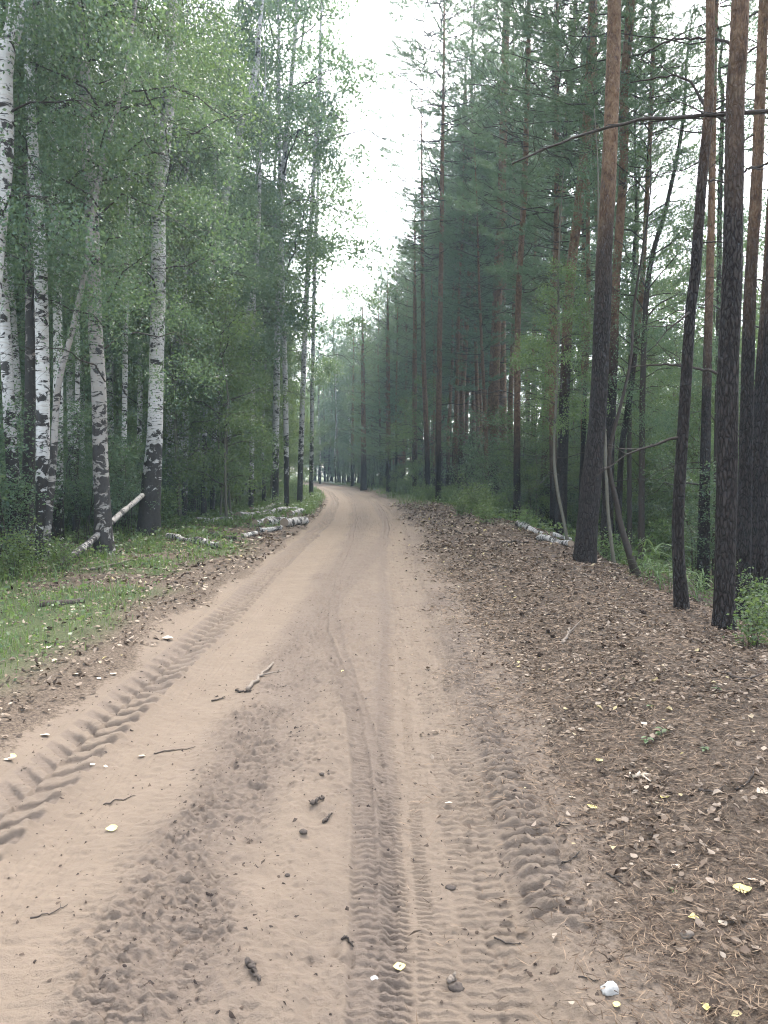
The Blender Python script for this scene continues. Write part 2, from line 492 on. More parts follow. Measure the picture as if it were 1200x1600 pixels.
M_GROUND = mat_ground()
M_BIRCH = mat_birch()
M_BIRCHLOG = mat_birch("birch_log_bark", 0.0, .49, 3, (.85, .83, .8))
M_BIRCHDARK = mat_birch("blackish_birch_bark", .22, .46, 6.0, (.55, .5, .48))
M_BIRCHBURNT = mat_birch("black_footed_birch_bark", .30, .55, 2.8)
M_BIRCHGREY = mat_birch("grey_banded_birch_bark", .17, .55, 3.5, (.60, .575, .55))
M_BIRCHWHITE = mat_birch("white_birch_bark", .22, .535, 2.5, (1.15, 1.15, 1.15))
M_PINE = mat_pine()
M_PINEFAR = mat_pine("orange_pine_bark", 1.0, 1.2, 4.6)
M_TWIG = mat_simple("twig_bark", (.018, .015, .013), (.050, .041, .034), 30)
M_DEAD = mat_simple("dead_wood", (.075, .062, .050), (.19, .155, .125), 30)
M_BLEAF = leaf_mat("birch_leaf", (.024, .056, .037), (.042, .084, .054), (.086, .122, .060), .42, .35, .55)
M_YLEAF = leaf_mat("young_leaf", (.030, .062, .021), (.052, .094, .028), (.102, .140, .042), .46, .35, .6)
M_NEEDLE = leaf_mat("pine_needle", (.030, .064, .046), (.050, .092, .062), (.080, .122, .072), .36, .2, .4)
M_YNEEDLE = leaf_mat("young_pine_needle", (.034, .070, .050), (.054, .098, .064), (.086, .130, .074), .34, .2, .4)
M_GRASS = leaf_mat("grass_blade", (.024, .056, .012), (.044, .088, .018), (.10, .125, .036), .35)
M_REED = leaf_mat("reed_blade", (.055, .10, .03), (.085, .14, .045), (.15, .19, .07), .35)
M_LITTER = mat_islands("dry_leaf", [(0, (.022, .015, .010)), (.36, (.066, .046, .033)), (.64, (.126, .094, .068)), (.86, (.190, .148, .113)), (.975, (.27, .22, .17)), (1, (.30, .25, .11))], .75, .15)
M_NEEDLIT = mat_islands("fallen_needle", [(0, (.035, .024, .016)), (.5, (.085, .056, .036)), (1, (.19, .135, .090))], .7)
M_YELLOW = mat_simple("yellow_leaf_blade", (.42, .35, .11), (.52, .46, .19), 60, .6, .15)
M_PALE = mat_simple("pale_leaf_blade", (.32, .26, .19), (.44, .37, .29), 60, .7, .15)
M_CONE = mat_islands("cone_scale", [(0, (.016, .011, .009)), (1, (.060, .042, .030))])
M_STONE = mat_simple("white_stone", (.22, .21, .19), (.36, .35, .33), 30, .8, .5)
M_BARKBIT = mat_simple("bark_flake", (.024, .019, .016), (.085, .068, .056), 40, .85, .6)
M_CUT = mat_simple("cut_wood", (.13, .10, .075), (.24, .19, .14), 40, .85, .3)
M_GREENBARK = mat_simple("grey_green_bark", (.055, .052, .040), (.12, .115, .09), 25)

# ------------------------------------------------------------------ objects
def obj(name, me, mat, parent=None, loc=None):
    o = bpy.data.objects.new(name, me)
    COL.objects.link(o)
    if mat is not None and not me.materials: me.materials.append(mat)
    if parent is not None: o.parent = parent
    if loc is not None: o.location = loc
    return o

def tag(o, label=None, cat=None, group=None, kind=None):
    if label: o['label'] = label
    if cat: o['category'] = cat
    if group: o['group'] = group
    if kind: o['kind'] = kind
    return o

def thing(name, label, cat, loc, rz=0.0, group=None):
    o = bpy.data.objects.new(name, None); COL.objects.link(o)
    o.empty_display_size = .2
    o.location = loc; o.rotation_euler = (0, 0, rz)
    return tag(o, label, cat, group)

# ------------------------------------------------------------------ ground
def grid_mesh(name, Xg, Yg, Zg):
    r, c = Xg.shape
    V = np.stack([Xg, Yg, Zg], -1).reshape(-1, 3)
    i = (np.arange(r - 1)[:, None] * c + np.arange(c - 1)[None, :]).ravel()
    return raw_mesh(name, V, quads=np.stack([i, i + 1, i + c + 1, i + c], -1), smooth=True)

def set_attr(me, name, a):
    at_ = me.attributes.new(name, 'FLOAT', 'POINT'); at_.data.foreach_set("value", np.asarray(a, np.float32).ravel())

def green_mask(x, y):
    """where grass and herbs grow"""
    u = x - cen(y)
    n = fbm(x * .8, y * .8, 3, 101)
    g = sstep(2.05, 2.7, -u + .35 * n) * sstep(-.55, .25, n + .35 * sstep(3.2, 4.5, -u) + .5 * sstep(18, 24, y))
    g2 = sstep(1.6, 1.95, -u) * sstep(20, 26, y)
    r = sstep(2.6, 3.4, u + .4 * n) * sstep(12, 20, y) * .7 + sstep(1.5, 2.2, u + .3 * n) * sstep(26, 34, y) * .8
    return np.clip(np.maximum(np.maximum(g, g2), r), 0, 1)

def litter_mask(x, y):
    u = x - cen(y)
    n = .18 * fbm(x * 1.6, y * 1.2, 3, 111)
    return np.clip(np.maximum(sstep(.95, 1.75, u + n), sstep(1.28, 1.85, -u + n * .7)), 0, 1)

# rows follow the picture: fine near the camera, coarse far off
py_rows = np.linspace(1720, 742, 1050)
yr = np.array([flat(600, p)[1] for p in py_rows])
yr = yr[yr < 150]
yr = np.concatenate([np.linspace(-40, yr[0] - .1, 60), yr, np.linspace(yr[-1] + 4, 215, 20)])
uu = np.linspace(-RW, RW, 370)
Yg, Ug = np.meshgrid(yr, uu, indexing='ij')
Xg = Ug + cen(Yg)
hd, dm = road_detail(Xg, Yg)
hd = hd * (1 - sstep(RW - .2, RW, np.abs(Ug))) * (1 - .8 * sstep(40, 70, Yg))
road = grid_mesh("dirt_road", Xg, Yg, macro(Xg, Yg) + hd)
set_attr(road, "damp_shade", dm); set_attr(road, "litter", litter_mask(Xg, Yg)); set_attr(road, "green", green_mask(Xg, Yg))
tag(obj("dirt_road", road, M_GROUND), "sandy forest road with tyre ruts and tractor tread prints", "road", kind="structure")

yr2 = np.concatenate([np.linspace(-60, 1.5, 50), 1.5 * (230 / 1.5) ** np.linspace(0.01, 1, 330)])
e = np.concatenate([np.linspace(0, 3.4, 90), 3.4 + np.cumsum(.04 * 1.045 ** np.arange(135))])
for sgn in (-1, 1):
    u1 = (RW - .12 + e)[::sgn] * sgn
    Y2, U2 = np.meshgrid(yr2, u1, indexing='ij')
    X2 = U2 + cen(Y2)
    Z2 = macro(X2, Y2) - .05 * (1 - sstep(RW - .1, RW + .02, np.abs(U2)))
    me = grid_mesh("forest_floor", X2, Y2, Z2)
    set_attr(me, "damp_shade", road_detail(X2, Y2)[1]); set_attr(me, "litter", litter_mask(X2, Y2)); set_attr(me, "green", green_mask(X2, Y2))
    tag(obj("forest_floor", me, M_GROUND), ["", "leaf strewn pine bank and forest floor right of the road", "grassy verge and forest floor left of the road"][sgn], "ground", kind="structure")

# ------------------------------------------------------------------ plant generators
def birch_parts(seed, H, hb, R, nleaf, leaf, nb=34, droop=1.0, spread=.14):
    r = np.random.default_rng(seed)
    mb = MB(); Ps, wts = [], []
    for i in range(nb):
        t = (i + r.uniform(0, 1)) / nb
        z0 = hb + (H - hb) * t ** .9
        az = i * 2.399 + r.uniform(-.5, .5)
        L = R * (.35 + .9 * math.sin(PI * min(1, .18 + .80 * t)) ) * r.uniform(.55, 1.15) * (1 - .45 * t)
        up = r.uniform(.55, 1.0) + .35 * t
        s = np.linspace(0, 1, 7)
        dirv = np.array([math.cos(az), math.sin(az), 0]); sd = np.array([-math.sin(az), math.cos(az), 0])
        bend = r.uniform(-.3, .3)
        P = np.array([0, 0, z0]) + L * (s[:, None] * dirv + (bend * s ** 2)[:, None] * sd) + np.outer(L * (up * s - (.75 * droop) * s ** 2), [0, 0, 1])
        P[1:] += r.normal(0, .03 * L, (6, 3))
        r0 = .008 + .007 * L
        mb.tube(P, r0 * (1 - .85 * s), 4, False)
        for j in range(int(r.integers(7, 12))):
            a = r.uniform(.15, 1)
            k = a * 6; k0 = min(int(k), 5); B = P[k0] * (1 - (k - k0)) + P[k0 + 1] * (k - k0)
            az2 = az + r.choice([-1, 1]) * r.uniform(.3, 1.2)
            l2 = L * r.uniform(.22, .5) * (1.1 - .4 * a) + .15
            ss = np.linspace(0, 1, 5)
            Q = B + np.outer(ss * l2, [math.cos(az2), math.sin(az2), 0]) + np.outer(l2 * (r.uniform(.0, .6) * ss - droop * r.uniform(.5, 1.1) * ss ** 2), [0, 0, 1])
            mb.tube(Q, .006 * (1 - .7 * ss), 3, False)
            Ps.append((Q, l2)); wts.append(l2 * r.uniform(.4, 1.6))
        Ps.append((P[2:], L * .6)); wts.append(L * .5)
    wts = np.array(wts); wts /= wts.sum()
    cnt = r.multinomial(nleaf, wts)
    pos, dr = [], []
    for (Q, l2), n in zip(Ps, cnt):
        if n == 0: continue
        k = r.uniform(0.1, 1, n) * (len(Q) - 1); k0 = np.minimum(k.astype(int), len(Q) - 2); f = (k - k0)[:, None]
        p = Q[k0] * (1 - f) + Q[k0 + 1] * f
        sp = spread
        off = r.normal(0, 1, (n, 3)) * np.array([sp, sp, sp])
        off[:, 2] -= np.abs(r.exponential(sp * 1.3, n)) * droop
        pos.append(p + off)
        d = r.normal(0, 1, (n, 3)); d[:, 2] -= .9
        dr.append(unit(d))
    pos = np.concatenate(pos); dr = np.concatenate(dr)
    L = leaf * r.uniform(.7, 1.25, len(pos))
    V, Q = leaves_geo(pos, dr, L, L * .70, r, .06)
    return mb.mesh("branches"), raw_mesh("crown", V, quads=Q)

def tuft_geo(P, D, L, n, wdt, r):
    """needle bunches: n thin triangles in a cone about D"""
    m = len(P)
    Pn = np.repeat(P, n, 0); Dn = np.repeat(D, n, 0)
    d = unit(Dn + r.normal(0, .52, (m * n, 3)))
    st = Pn - Dn * (np.repeat(L, n) * r.uniform(0, .9, m * n))[:, None]
    sd = unit(np.cross(d, r.normal(size=d.shape)))
    ln = (np.repeat(L, n) * r.uniform(.75, 1.15, m * n))[:, None]
    V = np.stack([st - sd * wdt * .5, st + sd * wdt * .5, st + d * ln], 1).reshape(-1, 3)
    return V, np.arange(m * n * 3).reshape(-1, 3)

def pine_parts(seed, H, hb, R, ntuft, nl=.075, nper=9, wdt=.006, step=.42, young=False):
    r = np.random.default_rng(seed)
    mb = MB(); Ps, wts = [], []
    z = hb
    while z < H - .15:
        t = (z - hb) / (H - hb)
        for i in range(int(r.integers(3, 6))):
            if r.random() < (.12 if young else .3): continue
            az = r.uniform(0, 2 * PI)
            prof = (1 - t) ** .75 if young else (.60 + .95 * t - 1.15 * t * t)
            L = max(.25, R * prof * r.uniform(.6, 1.2))
            up = (-.05 + .65 * t) if young else (-.12 + .75 * t)
            s = np.linspace(0, 1, 6)
            dirv = np.array([math.cos(az), math.sin(az), 0])
            zz = z + r.uniform(-.12, .12)
            P = np.array([0, 0, zz]) + np.outer(L * s, dirv) + np.outer(L * (up * s + .22 * s ** 2), [0, 0, 1])
            P[1:] += r.normal(0, .025 * L, (5, 3))
            mb.tube(P, (.007 + .006 * L) * (1 - .8 * s), 4, False)
            for j in range(int(r.integers(6, 11))):
                a = r.uniform(.25, 1); k = a * 5; k0 = min(int(k), 4)
                B = P[k0] * (1 - (k - k0)) + P[k0 + 1] * (k - k0)
                az2 = az + r.choice([-1, 1]) * r.uniform(.4, 1.1); l2 = L * r.uniform(.18, .42) * (1.2 - .5 * a) + .08
                ss = np.linspace(0, 1, 4)
                Q = B + np.outer(ss * l2, [math.cos(az2), math.sin(az2), 0]) + np.outer(l2 * (r.uniform(-.1, .4) * ss + .25 * ss ** 2), [0, 0, 1])
                mb.tube(Q, .005 * (1 - .6 * ss), 3, False)
                Ps.append(Q); wts.append(l2)
            Ps.append(P[3:]); wts.append(L * .3)
        z += step * r.uniform(.75, 1.3)
    wts = np.array(wts); wts /= wts.sum(); cnt = r.multinomial(ntuft, wts)
    pos, dr = [], []
    for Q, n in zip(Ps, cnt):
        if n == 0: continue
        k = r.uniform(.25, 1, n) ** .7 * (len(Q) - 1); k0 = np.minimum(k.astype(int), len(Q) - 2); f = (k - k0)[:, None]
        p = Q[k0] * (1 - f) + Q[k0 + 1] * f
        d = unit(Q[-1] - Q[0])[None] + r.normal(0, .45, (n, 3)); d[:, 2] += .35; d = unit(d)
        pos.append(p + d * r.uniform(0, .14, n)[:, None]); dr.append(d)
    pos = np.concatenate(pos); dr = np.concatenate(dr)
    V, T = tuft_geo(pos, dr, nl * r.uniform(.8, 1.3, len(pos)), nper, wdt, r)
    return mb.mesh("branches"), raw_mesh("crown", V, tris=T)

def dead_stick(seed, L, rad):
    """one bare lower branch of a pine, reaching along +X from its foot"""
    r = np.random.default_rng(seed); mb = MB()
    s = np.linspace(0, 1, 7)
    P = np.outer(L * s, [1., 0, 0]) + np.outer(L * (r.uniform(-.1, .5) * s - r.uniform(.1, .6) * s ** 2), [0, 0, 1]) + np.outer(r.uniform(-.3, .3) * L * s ** 2, [0, 1, 0])
    P[1:] += r.normal(0, .02 * L, (6, 3))
    mb.tube(P, rad * r.uniform(.6, 1.2) * (1 - .75 * s), 4, False)
    for j in range(int(r.integers(2, 6))):
        k0 = int(r.integers(2, 6)); az2 = r.choice([-1, 1]) * r.uniform(.4, 1.0); l2 = L * r.uniform(.15, .4)
        Q = P[k0] + np.outer(np.linspace(0, 1, 4) * l2, [math.cos(az2), math.sin(az2), r.uniform(-.4, .5)]) + r.normal(0, .01, (4, 3)) * np.array([[0], [1], [1], [1]])
        mb.tube(Q, rad * .4 * np.linspace(1, .3, 4), 3, False)
    return mb.mesh("dead_branch")

def put_dead(t, n, seed, line=None, z0=1.5, z1=8.5):
    r = np.random.default_rng(seed)
    for i in range(n):
        z = r.uniform(z0, z1); x = y = 0.0
        if line is not None:
            k = int(np.argmin(np.abs(line[:, 2] - z))); x, y = line[k, 0], line[k, 1]
        o = obj("dead_branch", dead_var[int(r.integers(len(dead_var)))], M_TWIG, t, (x, y, z))
        o.rotation_euler = (0, r.uniform(-.35, .25), r.uniform(0, 2 * PI)); k = r.uniform(.7, 1.3); o.scale = (k, k, k)

def trunk_line(H, r0, lean=(0, 0), seed=0, wig=.12, n=14):
    r = np.random.default_rng(seed)
    t = np.linspace(0, 1, n)
    P = np.stack([lean[0] * t + wig * np.interp(t, np.linspace(0, 1, 6), np.concatenate([[0], r.normal(0, 1, 5)])),
                  lean[1] * t + wig * np.interp(t, np.linspace(0, 1, 6), np.concatenate([[0], r.normal(0, 1, 5)])), H * t], 1)
    P[0, 2] = -.35
    R = r0 * (1 - .93 * t) ** .8 + .004
    R[0] *= 1.35
    return P, R

def bark_disp(seed, amp, fa, fzz):
    def d(a, t, z):
        return amp * (noise3(np.cos(a) * fa, np.sin(a) * fa, z * fzz, seed) + .6 * noise3(np.cos(a) * fa * 2.3, np.sin(a) * fa * 2.3, z * fzz * 2.4, seed + 5))
    return d

def shrub_parts(seed, H, nstem, nleaf, leaf, spread=.09, arch=.5):
    r = np.random.default_rng(seed); mb = MB(); Ps, wts = [], []
    for i in range(nstem):
        az = r.uniform(0, 2 * PI); h = H * r.uniform(.55, 1.05); out = h * r.uniform(.12, arch)
        s = np.linspace(0, 1, 8)
        b = r.normal(0, .06 * H, 3); b[2] = -.08
        P = b + np.outer(out * s ** 1.6, [math.cos(az), math.sin(az), 0]) + np.outer(h * (s - .12 * s ** 3), [0, 0, 1])
        P[1:] += r.normal(0, .018 * h, (7, 3))
        mb.tube(P, (.004 + .0035 * h) * (1 - .75 * s), 4, False)
        for j in range(int(4 + 3 * h)):
            a = r.uniform(.22, 1) * 7; k0 = min(int(a), 6); B = P[k0] * (1 - (a - k0)) + P[k0 + 1] * (a - k0)
            az2 = r.uniform(0, 2 * PI); l2 = h * r.uniform(.1, .28)
            ss = np.linspace(0, 1, 4)
            Q = B + np.outer(ss * l2, [math.cos(az2), math.sin(az2), 0]) + np.outer(l2 * (r.uniform(.1, .9) * ss - .4 * ss ** 2), [0, 0, 1])
            mb.tube(Q, .003 * (1 - .6 * ss), 3, False)
            Ps.append(Q); wts.append(l2)
    wts = np.array(wts); wts /= wts.sum(); cnt = r.multinomial(nleaf, wts)
    pos = []
    for Q, n in zip(Ps, cnt):
        if n == 0: continue
        k = r.uniform(0.05, 1, n) * 3; k0 = np.minimum(k.astype(int), 2); f = (k - k0)[:, None]
        pos.append(Q[k0] * (1 - f) + Q[k0 + 1] * f + r.normal(0, spread, (n, 3)))
    pos = np.concatenate(pos)
    d = r.normal(0, 1, pos.shape); d[:, 2] = d[:, 2] * .5 - .15; d = unit(d)
    L = leaf * r.uniform(.65, 1.3, len(pos))
    V, Q = leaves_geo(pos, d, L, L * .55, r, .05)
    return mb.mesh("stem"), raw_mesh("foliage", V, quads=Q)

# ------------------------------------------------------------------ shared meshes of the trees
birch_var = [birch_parts(200 + i, H, hb, R, n, lf) for i, (H, hb, R, n, lf) in enumerate(
    [(19, 4.4, 2.7, 46000, .050), (21, 5.2, 2.9, 46000, .050), (18, 3.8, 2.5, 42000, .048)])]
birch_far = [birch_parts(230 + i, H, hb, R, n, lf, 26) for i, (H, hb, R, n, lf) in enumerate(
    [(20, 4.5, 2.8, 21000, .088), (23, 6.0, 2.9, 21000, .088), (17, 3.4, 2.5, 20000, .084)])]
young_var = [birch_parts(260 + i, H, hb, R, n, lf, 24, .8, .11) for i, (H, hb, R, n, lf) in enumerate(
    [(7.5, .9, 1.5, 15000, .056), (9.5, 1.2, 1.7, 17000, .058), (6.0, .7, 1.4, 12000, .054)])]
pine_var = [pine_parts(300 + i, H, hb, R, n, .095, 7, .010) for i, (H, hb, R, n) in enumerate(
    [(23, 8.0, 3.0, 14000), (26, 9.5, 3.2, 15000), (21, 7.0, 2.8, 13000)])]
ypine_var = [pine_parts(330 + i, H, hb, R, n, .10, 7, .011, .36, True) for i, (H, hb, R, n) in enumerate(
    [(12, 1.4, 2.5, 12000), (15, 2.2, 2.7, 13000), (8.5, .8, 2.1, 9000)])]
dead_var = [dead_stick(360 + i, [.6, .9, 1.2, 1.6, 2.0, 1.4][i % 6], .013) for i in range(12)]
shrub_var = [shrub_parts(400 + i, H, ns, n, lf) for i, (H, ns, n, lf) in enumerate(
    [(1.3, 7, 1500, .055), (2.2, 8, 2600, .055), (3.2, 7, 4200, .058), (.8, 8, 900, .05), (4.5, 6, 5200, .06)])]

def fill_trunk(seed, H, r0, wig, sides=9, n=16):
    P, R = trunk_line(H, r0, (0, 0), seed, wig, n)
    V, Q, T = tube(P, R, sides, True, bark_disp(seed, .05, 1.5, 1.5))
    return raw_mesh("trunk", V, tris=T, quads=Q, smooth=True)

btrunk = [fill_trunk(500 + i, H, r, .10) for i, (H, r) in enumerate([(19.5, .105), (22.5, .125), (16.5, .09)])]
for q_, m_ in zip(btrunk, (M_BIRCH, M_BIRCHWHITE, M_BIRCH)): q_.materials.append(m_)
ytrunk = [fill_trunk(520 + i, H, r, .07, 6, 10) for i, (H, r) in enumerate([(7, .035), (9, .045), (5.6, .03)])]
ptrunk = [fill_trunk(540 + i, H, r, .06) for i, (H, r) in enumerate([(22.6, .135), (25.5, .15), (20.6, .12)])]
yptrunk = [fill_trunk(560 + i, H, r, .05, 7, 10) for i, (H, r) in enumerate([(11.8, .075), (14.7, .09), (8.3, .06)])]

ANCH_L = [(64, "white birch pair"), (163, "grey banded birch"), (232, "black-footed birch"), (300, "road-leaning birch"), (352, "log-heap birch"), (448, "left row birches"), (551, "road bend")]
ANCH_R = [(551, "road bend"), (607, "small banded pine"), (669, "far verge pines"), (712, "dark straight pine"), (773, "twin pines"), (851, "white-log pine"), (914, "thick-based pine"), (1066, "slim curving pine"), (1131, "biggest right pine")]
def where(x, y):
    px = 600 + x / max(y, 1) * F
    A = ANCH_L if x < cen(y) else ANCH_R
    dep = "close" if y < 18 else "just" if y < 27 else "well" if y < 42 else "far"
    side = "left" if A is ANCH_L else "right"
    if px < A[0][0]: return f"{dep} behind, {side} of the {A[0][1]}" if side == "left" else f"{dep} behind, beside the road bend"
    for (a, n), (b, m) in zip(A, A[1:]):
        if a <= px < b: return f"{dep} behind, between the {n} and the {m}"
    return f"{dep} behind, {side} of the {A[-1][1]}" if side == "right" else f"{dep} behind, beside the road bend"

def fill_tree(kind, x, y, i, label, group, sc=1.0):
    z = float(gz(x, y))
    rz = random.uniform(0, 2 * PI)
    name, cat = {'birch': ("birch_tree", "birch"), 'young': ("young_birch", "young birch"), 'pine': ("pine_tree", "pine"), 'ypine': ("young_pine", "young pine")}[kind]
    Rc, Hc = {'birch': (2.6, 21), 'young': (1.5, 8), 'pine': (2.6, 24), 'ypine': (2.2, 13)}[kind]
    px = 600 + x / y * F; edge = px + (-1 if x > cen(y) else 1) * .55 * Rc * sc * F / y
    if y > 22:
        top = np.interp(edge, [440, 500, 520, 560, 590, 625, 650, 662], [0, 330, 480, 500, 450, 380, 250, 0])
        Hmax = CAMH + y * (HOR - top) / F
        if Hc * sc > Hmax: sc = Hmax / Hc * random.uniform(.85, 1)
        if sc < .5: return None
    adj = {'birch': ["slender white birch", "tall white birch", "lower white birch"], 'young': ["leafy young birch", "taller leafy young birch", "small leafy young birch"],
           'pine': ["straight pine", "tall straight pine", "lower straight pine"], 'ypine': ["bushy young pine", "tall bushy young pine", "small bushy young pine"]}[kind][i % 3]
    label = adj + " " + where(x, y)
    group = {'birch': "birches", 'young': "young birches", 'pine': "pines", 'ypine': "young pines"}[kind] + (" left of the road" if x < cen(y) else " right of the road")
    t = thing(name, label, cat, (x, y, z - .03), rz, group)
    t.rotation_euler = (random.gauss(0, .025), random.gauss(0, .025), rz)
    t.scale = (sc, sc, sc * random.uniform(.94, 1.06))
    if kind == 'birch':
        v = i % 3; obj("trunk", btrunk[v], None, t); b, c = birch_far[v] if y > 17 else birch_var[v]
        tag(obj("branches", b, M_TWIG, t), kind="stuff"); obj("crown", c, M_BLEAF, t)
    elif kind == 'young':
        v = i % 3; obj("trunk", ytrunk[v], M_GREENBARK, t); b, c = young_var[v]
        tag(obj("branches", b, M_TWIG, t), kind="stuff"); obj("crown", c, M_YLEAF, t)
    elif kind == 'pine':
        v = i % 3; obj("trunk", ptrunk[v], M_PINEFAR, t); b, c = pine_var[v]
        tag(obj("branches", b, M_TWIG, t), kind="stuff"); obj("crown", c, M_NEEDLE, t)
        if y < 40: put_dead(t, 14, i)
    else:
        v = i % 3; obj("trunk", yptrunk[v], M_PINE, t); b, c = ypine_var[v]
        tag(obj("branches", b, M_TWIG, t), kind="stuff"); obj("crown", c, M_YNEEDLE, t)
    return t

# ------------------------------------------------------------------ the trees one can tell apart
placed = []
def hero(kind, label, pts, H, crown=0, hb=None, Y=None, cs=1.0, dead=0, group=None, name=None, mat=None, leaf=None, fine=True):
    """pts: (px, py, width px) from the foot up. The foot gives the place on the ground; the trunk then stands in depth Y."""
    b = ground(pts[0][0], pts[0][1]) if Y is None else at(pts[0][0], pts[0][1], Y)
    if Y is None: Y = float(b[1])
    b[2] = float(gz(b[0], b[1])) - .02
    rr = np.random.default_rng(abs(int(pts[0][0] * 7 + pts[0][1])))
    rows = []
    for k, (px, py, wd) in enumerate(pts):
        p = at(px, py, Y)
        dy = 0 if k == 0 else rr.normal(0, .02) * (p[2] / 3)
        rows.append([p[0] - b[0], dy, p[2] - b[2], wd * .5 * Y / F])
    rows[0][2] = -.05
    rows = [[rows[0][0], 0, -.35, rows[0][3] * 1.1]] + rows
    a, c = rows[-2], rows[-1]
    dz = max(c[2] - a[2], .3); sx = (c[0] - a[0]) / dz
    if H > c[2] + 1:
        for f in (.25, .5, .75, 1):
            zz = c[2] + (H - c[2]) * f
            rows.append([c[0] + sx * .6 * (zz - c[2]) * (1 - .3 * f), c[1] + rr.normal(0, .15), zz, c[3] * (1 - .9 * f) + .004])
    rows = np.array(rows)
    L = smooth_line(rows, 150 if fine else 40)
    if fine: # short straight root flare
        fl = np.exp(-np.clip(L[:, 2], 0, 3) / .22); L[:, 3] *= 1 + .16 * fl
    sides = 28 if fine else 12
    amp = {'birch': .035, 'pine': .05}.get(kind, .04)
    V, Q, T = tube(L[:, :3], np.maximum(L[:, 3], .004), sides, True, bark_disp(int(b[0] * 100) + 977, amp, 2.6 if kind == 'pine' else 1.6, 2.2))
    if fine and kind == 'pine':
        pass
    nm, cat = {'birch': ("birch_tree", "birch"), 'pine': ("pine_tree", "pine"), 'sapling': ("sapling", "sapling")}[kind]
    t = thing(name or nm, label, cat, b, 0, group)
    obj("trunk", raw_mesh("trunk", V, tris=T, quads=Q, smooth=True), mat or (M_BIRCH if kind == 'birch' else M_PINEFAR if kind == 'pine' and Y > 20 else M_PINE if kind == 'pine' else M_GREENBARK), t)
    if crown is not None:
        setc = {'birch': birch_var if Y < 26 else birch_far, 'pine': pine_var, 'sapling': young_var}[kind]
        bm, cm = setc[crown % 3]
        # the crown sits on the trunk where it starts to branch
        zz = (hb or 4.0) + 2.0
        k = int(np.argmin(np.abs(L[:, 2] - zz)))
        if kind == 'pine' and H < 18.5: cs = cs * H / 21
        for nme, me, mt in (("branches", bm, M_TWIG), ("crown", cm, leaf or (M_NEEDLE if kind == 'pine' else M_BLEAF if kind == 'birch' else M_YLEAF))):
            o = obj(nme, me, mt, t, (L[k, 0], L[k, 1], 2.5 if kind == 'pine' and Y < 12 else 1.7 if kind == 'sapling' else 0)); o["kind"] = "stuff"; o.scale = (cs, cs, cs); o.rotation_euler = (0, 0, rr.uniform(0, 6.28))
    if dead:
        put_dead(t, dead, int(abs(b[0]) * 100), L)
    placed.append((b[0], b[1]))
    t['_Y'] = Y
    return t, L, b

B = 'birch'; P_ = 'pine'
hero(B, "leaning pale birch cut by the left picture edge, with black bands near its top", [(-30, 905, 34), (-24, 700, 29), (-8, 420, 26), (4, 250, 25), (10, 100, 25), (22, 0, 24)], 19, 0, 2.6, 10.5)
hero(B, "slim white birch at the far left edge behind low bushes", [(24, 880, 22), (22, 780, 20), (16, 660, 18), (8, 540, 17), (-2, 380, 15), (-12, 200, 13)], 17, 1, 3, 12.5)
hero(B, "blackish birch trunk pressed against a white one at left", [(38, 872, 24), (45, 709, 18), (48, 572, 16), (48, 400, 16), (50, 200, 13), (58, 0, 10)], 18, 2, 2.6, None, mat=M_BIRCHDARK)
hero(B, "bright white birch with scattered black marks beside a blackish trunk", [(64, 890, 17), (67, 709, 20), (66, 606, 20), (63, 400, 19), (52, 220, 16), (44, 60, 13)], 18, 0, 3.4, 12.2, mat=M_BIRCHWHITE)
hero(B, "thin crooked birch stem leaning to the right across its neighbours", [(70, 888, 11), (82, 743, 11), (91, 606, 9), (113, 513, 8), (132, 420, 8), (143, 350, 8), (157, 260, 8), (173, 193, 7), (193, 127, 7), (208, 20, 5)], 14, 2, 4, 12.0, .7, mat=M_BIRCHGREY)
hero(B, "stout grey banded birch whose trunk hides part of the leaning log", [(163, 866, 32), (160, 790, 25), (156, 709, 23), (155, 606, 22), (148, 503, 21), (146, 433, 21), (143, 300, 20), (133, 200, 18), (127, 50, 17), (124, -40, 14)], 17, 1, 2.8, None, mat=M_BIRCHGREY)
hero(B, "birch with a thick fire-black base beside the strewn logs", [(232, 838, 36), (236, 760, 30), (242, 680, 24), (245, 560, 22), (249, 440, 22), (247, 330, 21), (255, 230, 19), (264, 110, 20), (270, 0, 18)], 20, 0, 3.0, None, mat=M_BIRCHBURNT)
hero(B, "broad white birch flecked with black right behind the black-based one", [(266, 812, 26), (272, 700, 25), (272, 600, 25), (269, 440, 23), (272, 300, 20), (280, 120, 16)], 20, 2, 3.4, None, mat=M_BIRCHWHITE)
hero(B, "slender white birch bending right towards the road", [(297, 806, 16), (305, 690, 15), (312, 600, 14), (322, 470, 14), (340, 360, 13), (378, 190, 11), (400, 100, 9)], 17, 1, 4, None)
hero(B, "thin pale birch pole standing between two thick birches", [(220, 826, 9), (218, 700, 8), (218, 590, 8), (219, 480, 8), (222, 300, 7), (224, 150, 6)], 15, 2, 3, 21.0, .8)
hero(B, "thin white birch by the end of the log heap", [(352, 792, 10), (357, 690, 9), (360, 600, 8), (366, 480, 8), (372, 350, 7)], 16, 0, 3, None, .85)
hero(B, "very thin white birch showing in short gaps right of the bending birch", [(332, 800, 8), (334, 690, 8), (345, 600, 7), (385, 500, 7), (398, 430, 7), (405, 350, 6)], 16, 1, 4, 26.0, .85)
hero(B, "tall birch with the dark slender top standing nearest the gap of sky", [(430, 785, 10), (432, 600, 10), (436, 400, 9), (445, 250, 8), (456, 120, 7), (462, 30, 6)], 23, 1, 4, 30.0, 1.3)

